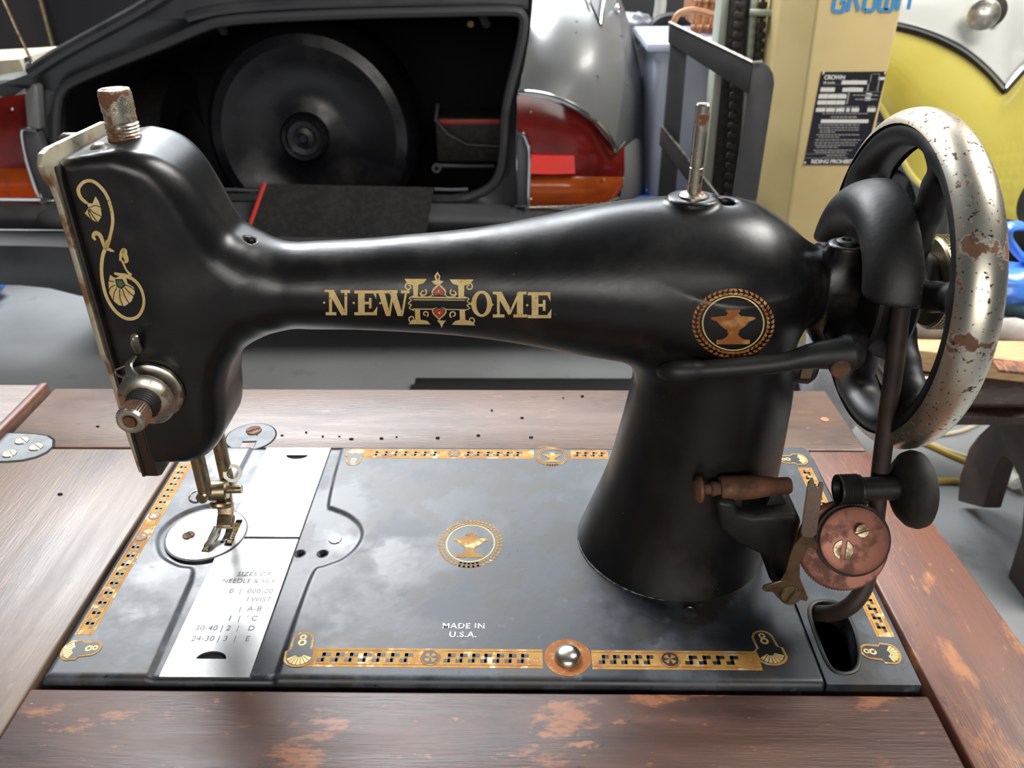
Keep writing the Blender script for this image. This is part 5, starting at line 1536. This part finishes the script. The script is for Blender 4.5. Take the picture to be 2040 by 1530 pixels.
# ------------------------------------------------------------------ between the car and the stacker, and at the left
M['tub'] = mat('translucent_tub', (.52, .56, .70), .45, trans=.2, mix=(.58, .62, .74), mscale=6)
tb = thing('plastic_tub', 'tall whitish plastic tub with a wide rim behind the stacker backrest', 'tub', (.72, 2.05, .0))
def frus(mb, c0, c1):
    a = [mb.bm.verts.new(p) for p in c0]; b = [mb.bm.verts.new(p) for p in c1]
    for i in range(4):
        k = (i + 1) % 4; mb.bm.faces.new((a[i], a[k], b[k], b[i]))
    mb.bm.faces.new(a[::-1]); mb.bm.faces.new(b)
    bmesh.ops.recalc_face_normals(mb.bm, faces=list(mb.bm.faces))
    bmesh.ops.bevel(mb.bm, geom=list(mb.bm.edges), offset=.018, segments=3, profile=.5, affect='EDGES')
    return mb
tt = [Q(1300, 84, 1.95), Q(1432, 96, 1.95)]
x0, x1 = tt[0][0] + .008, tt[1][0] + .05
bt_ = .34
part('tub_wall', frus(MB(), [(x0 + .02, 1.96, bt_), (x1, 1.96, bt_), (x1, 2.20, bt_), (x0 + .02, 2.20, bt_)], [(x0, 1.94, .735), (x1 + .02, 1.94, .735), (x1 + .02, 2.22, .735), (x0, 2.22, .735)]), M['tub'], tb)
part('tub_rim', MB().box(((x0 + x1) / 2, 2.08, .742), (x1 - x0 + .05, .325, .022), bev=.008), M['tub'], tb)
bcn = thing('blue_crate', 'blue plastic crate under the whitish tub', 'crate', ((x0 + x1) / 2, 2.15, 0))
part('crate_wall', MB().box(((x0 + x1) / 2 - .01, 2.09, .165), (x1 - x0 + .04, .28, .33), bev=.02), M['blue_plastic'], bcn)
part('crate_rim', MB().box(((x0 + x1) / 2 - .01, 2.09, .322), (x1 - x0 + .05, .30, .02), bev=.006), M['blue_plastic'], bcn)
lone('blue_bottle', MB().lathe([(0, 0), (.036, 0), (.04, .01), (.04, .10), (.03, .13), (.016, .14), (.016, .16), (0, .16)], (Q(1296, 330, 1.82)[0], 1.82, .0), (0, 0, 1), 24).box((Q(1296, 330, 1.82)[0], 1.82, .20), (.07, .07, .40), bev=.02), M['blue_plastic'], 'slim blue plastic container standing between the car and the stacker', 'container')
# wicker basket
M['wicker'] = mat('wicker', (.40, .19, .085), .5, mix=(.26, .10, .045), mscale=40)
wk = thing('wicker_basket', 'brown wicker basket with a hooped handle above the whitish tub', 'basket', (.80, 2.12, .755))
bx0, bx1 = Q(1372, 40, 2.10)[0], Q(1470, 40, 2.10)[0]
for k in range(15):
    xx = bx0 + .004 + (bx1 - bx0) * k / 14
    part('wicker_stake', MB().tube([(xx, 2.055, .757), (xx + .008, 2.05 + .006 * (k % 2), .85), (xx + .02, 2.045, 1.0)], .0062, 6), M['wicker'], wk)
for j in range(4):
    pp = [(bx0 - .004 + (bx1 - bx0) * 1.1 * k / 45, 2.052 + .009 * (1 if (k // 3 + j) % 2 else -1), .775 + j * .06) for k in range(46)]
    part('wicker_strand', MB().tube(pp, .005, 6), M['wicker'], wk)
part('basket_back', MB().box(((bx0 + bx1) / 2 + .01, 2.18, .86), (bx1 - bx0, .2, .20), bev=.03), M['wicker'], wk)
part('basket_handle', MB().tube(spline([Q(u, v, 2.0) for u, v in ((1342, 44), (1352, 28), (1376, 20), (1402, 24), (1424, 30))], 6), .008, 8), M['wicker'], wk)
lone('grey_plastic_bag', crumple(Q(1262, 62, 2.45), (.07, .05, .045), 5, .3), mat('grey_bag_film', (.16, .17, .19), .35, mix=(.26, .27, .30), mscale=30), 'grey crumpled plastic bag beyond the rear wing of the grey car', 'bag')
lone('black_hose', MB().tube(spline([Q(u, v, 2.35) for u, v in ((1262, 210), (1280, 150), (1296, 92), (1300, 60), (1316, 42), (1345, 38), (1372, 46))], 6), .018, 10), M['rubber_seal'], 'black bent hose rising between the grey car and the tub', 'hose')
lone('dark_sack', crumple((.98, 2.95, .36), (.22, .14, .36), 15, .16), mat('dark_sack', (.035, .033, .032), .7), 'large dark sack standing behind the tub against the gloom', 'sack')
lone('white_pipe', MB().tube([Q(1318, -30, 2.55), Q(1316, 10, 2.55), Q(1312, 36, 2.55)], .018, 10), mat('white_pipe', (.5, .5, .48), .5), 'short pale pipe hanging above the grey plastic bag', 'pipe')
# left: cardboard, dark cabinet
lone('cardboard_sheet', MB().prism([Q(u, v, 2.35) for u, v in ((-120, 126), (0, 120), (38, 117), (62, 176), (60, 215), (-120, 240))], (0, .25, 0), .004), mat('cardboard', (.42, .37, .27), .7, mix=(.34, .29, .20), mscale=8), 'pale cardboard box beyond the left wing of the car', 'box')
cb_ = thing('dark_cabinet', 'tall dark cabinet with a pale edge strip against the back left', 'cabinet', (-1.9, 3.6, 0))
part('cabinet_body', MB().box((-2.1, 3.72, .75), (1.3, .35, 1.5), bev=.006), mat('cabinet_dark', (.018, .015, .014), .6), cb_)
xe = Q(96, 60, 3.5)[0]
part('cabinet_door', MB().box((xe + .40, 3.53, .75), (.78, .03, 1.5), bev=.004), mat('cabinet_door', (.010, .010, .012), .5), cb_)
part('edge_strip', MB().tube([(xe, 3.5, .25), (xe, 3.5, 1.5)], .010, 8), M['aged_nickel'], cb_)
lone('blue_tarp', crumple((-1.53, 2.05, .045), (.14, .12, .05), 8), M['blue_plastic'], 'blue plastic sheet bundled on the floor under the left bumper end', 'tarp')
lone('floor_plank', MB().box((.24, 1.50, .012), (.60, .10, .024), bev=.003), M['lining'], 'dark plank lying on the shaded floor under the car boot', 'plank')
lone('tool_chest', MB().box((1.3, 4.0, .5), (1.8, .5, 1.0), bev=.02), mat('dark_chest', (.02, .019, .02), .6), 'wide dark chest against the back wall between the cars', 'chest')
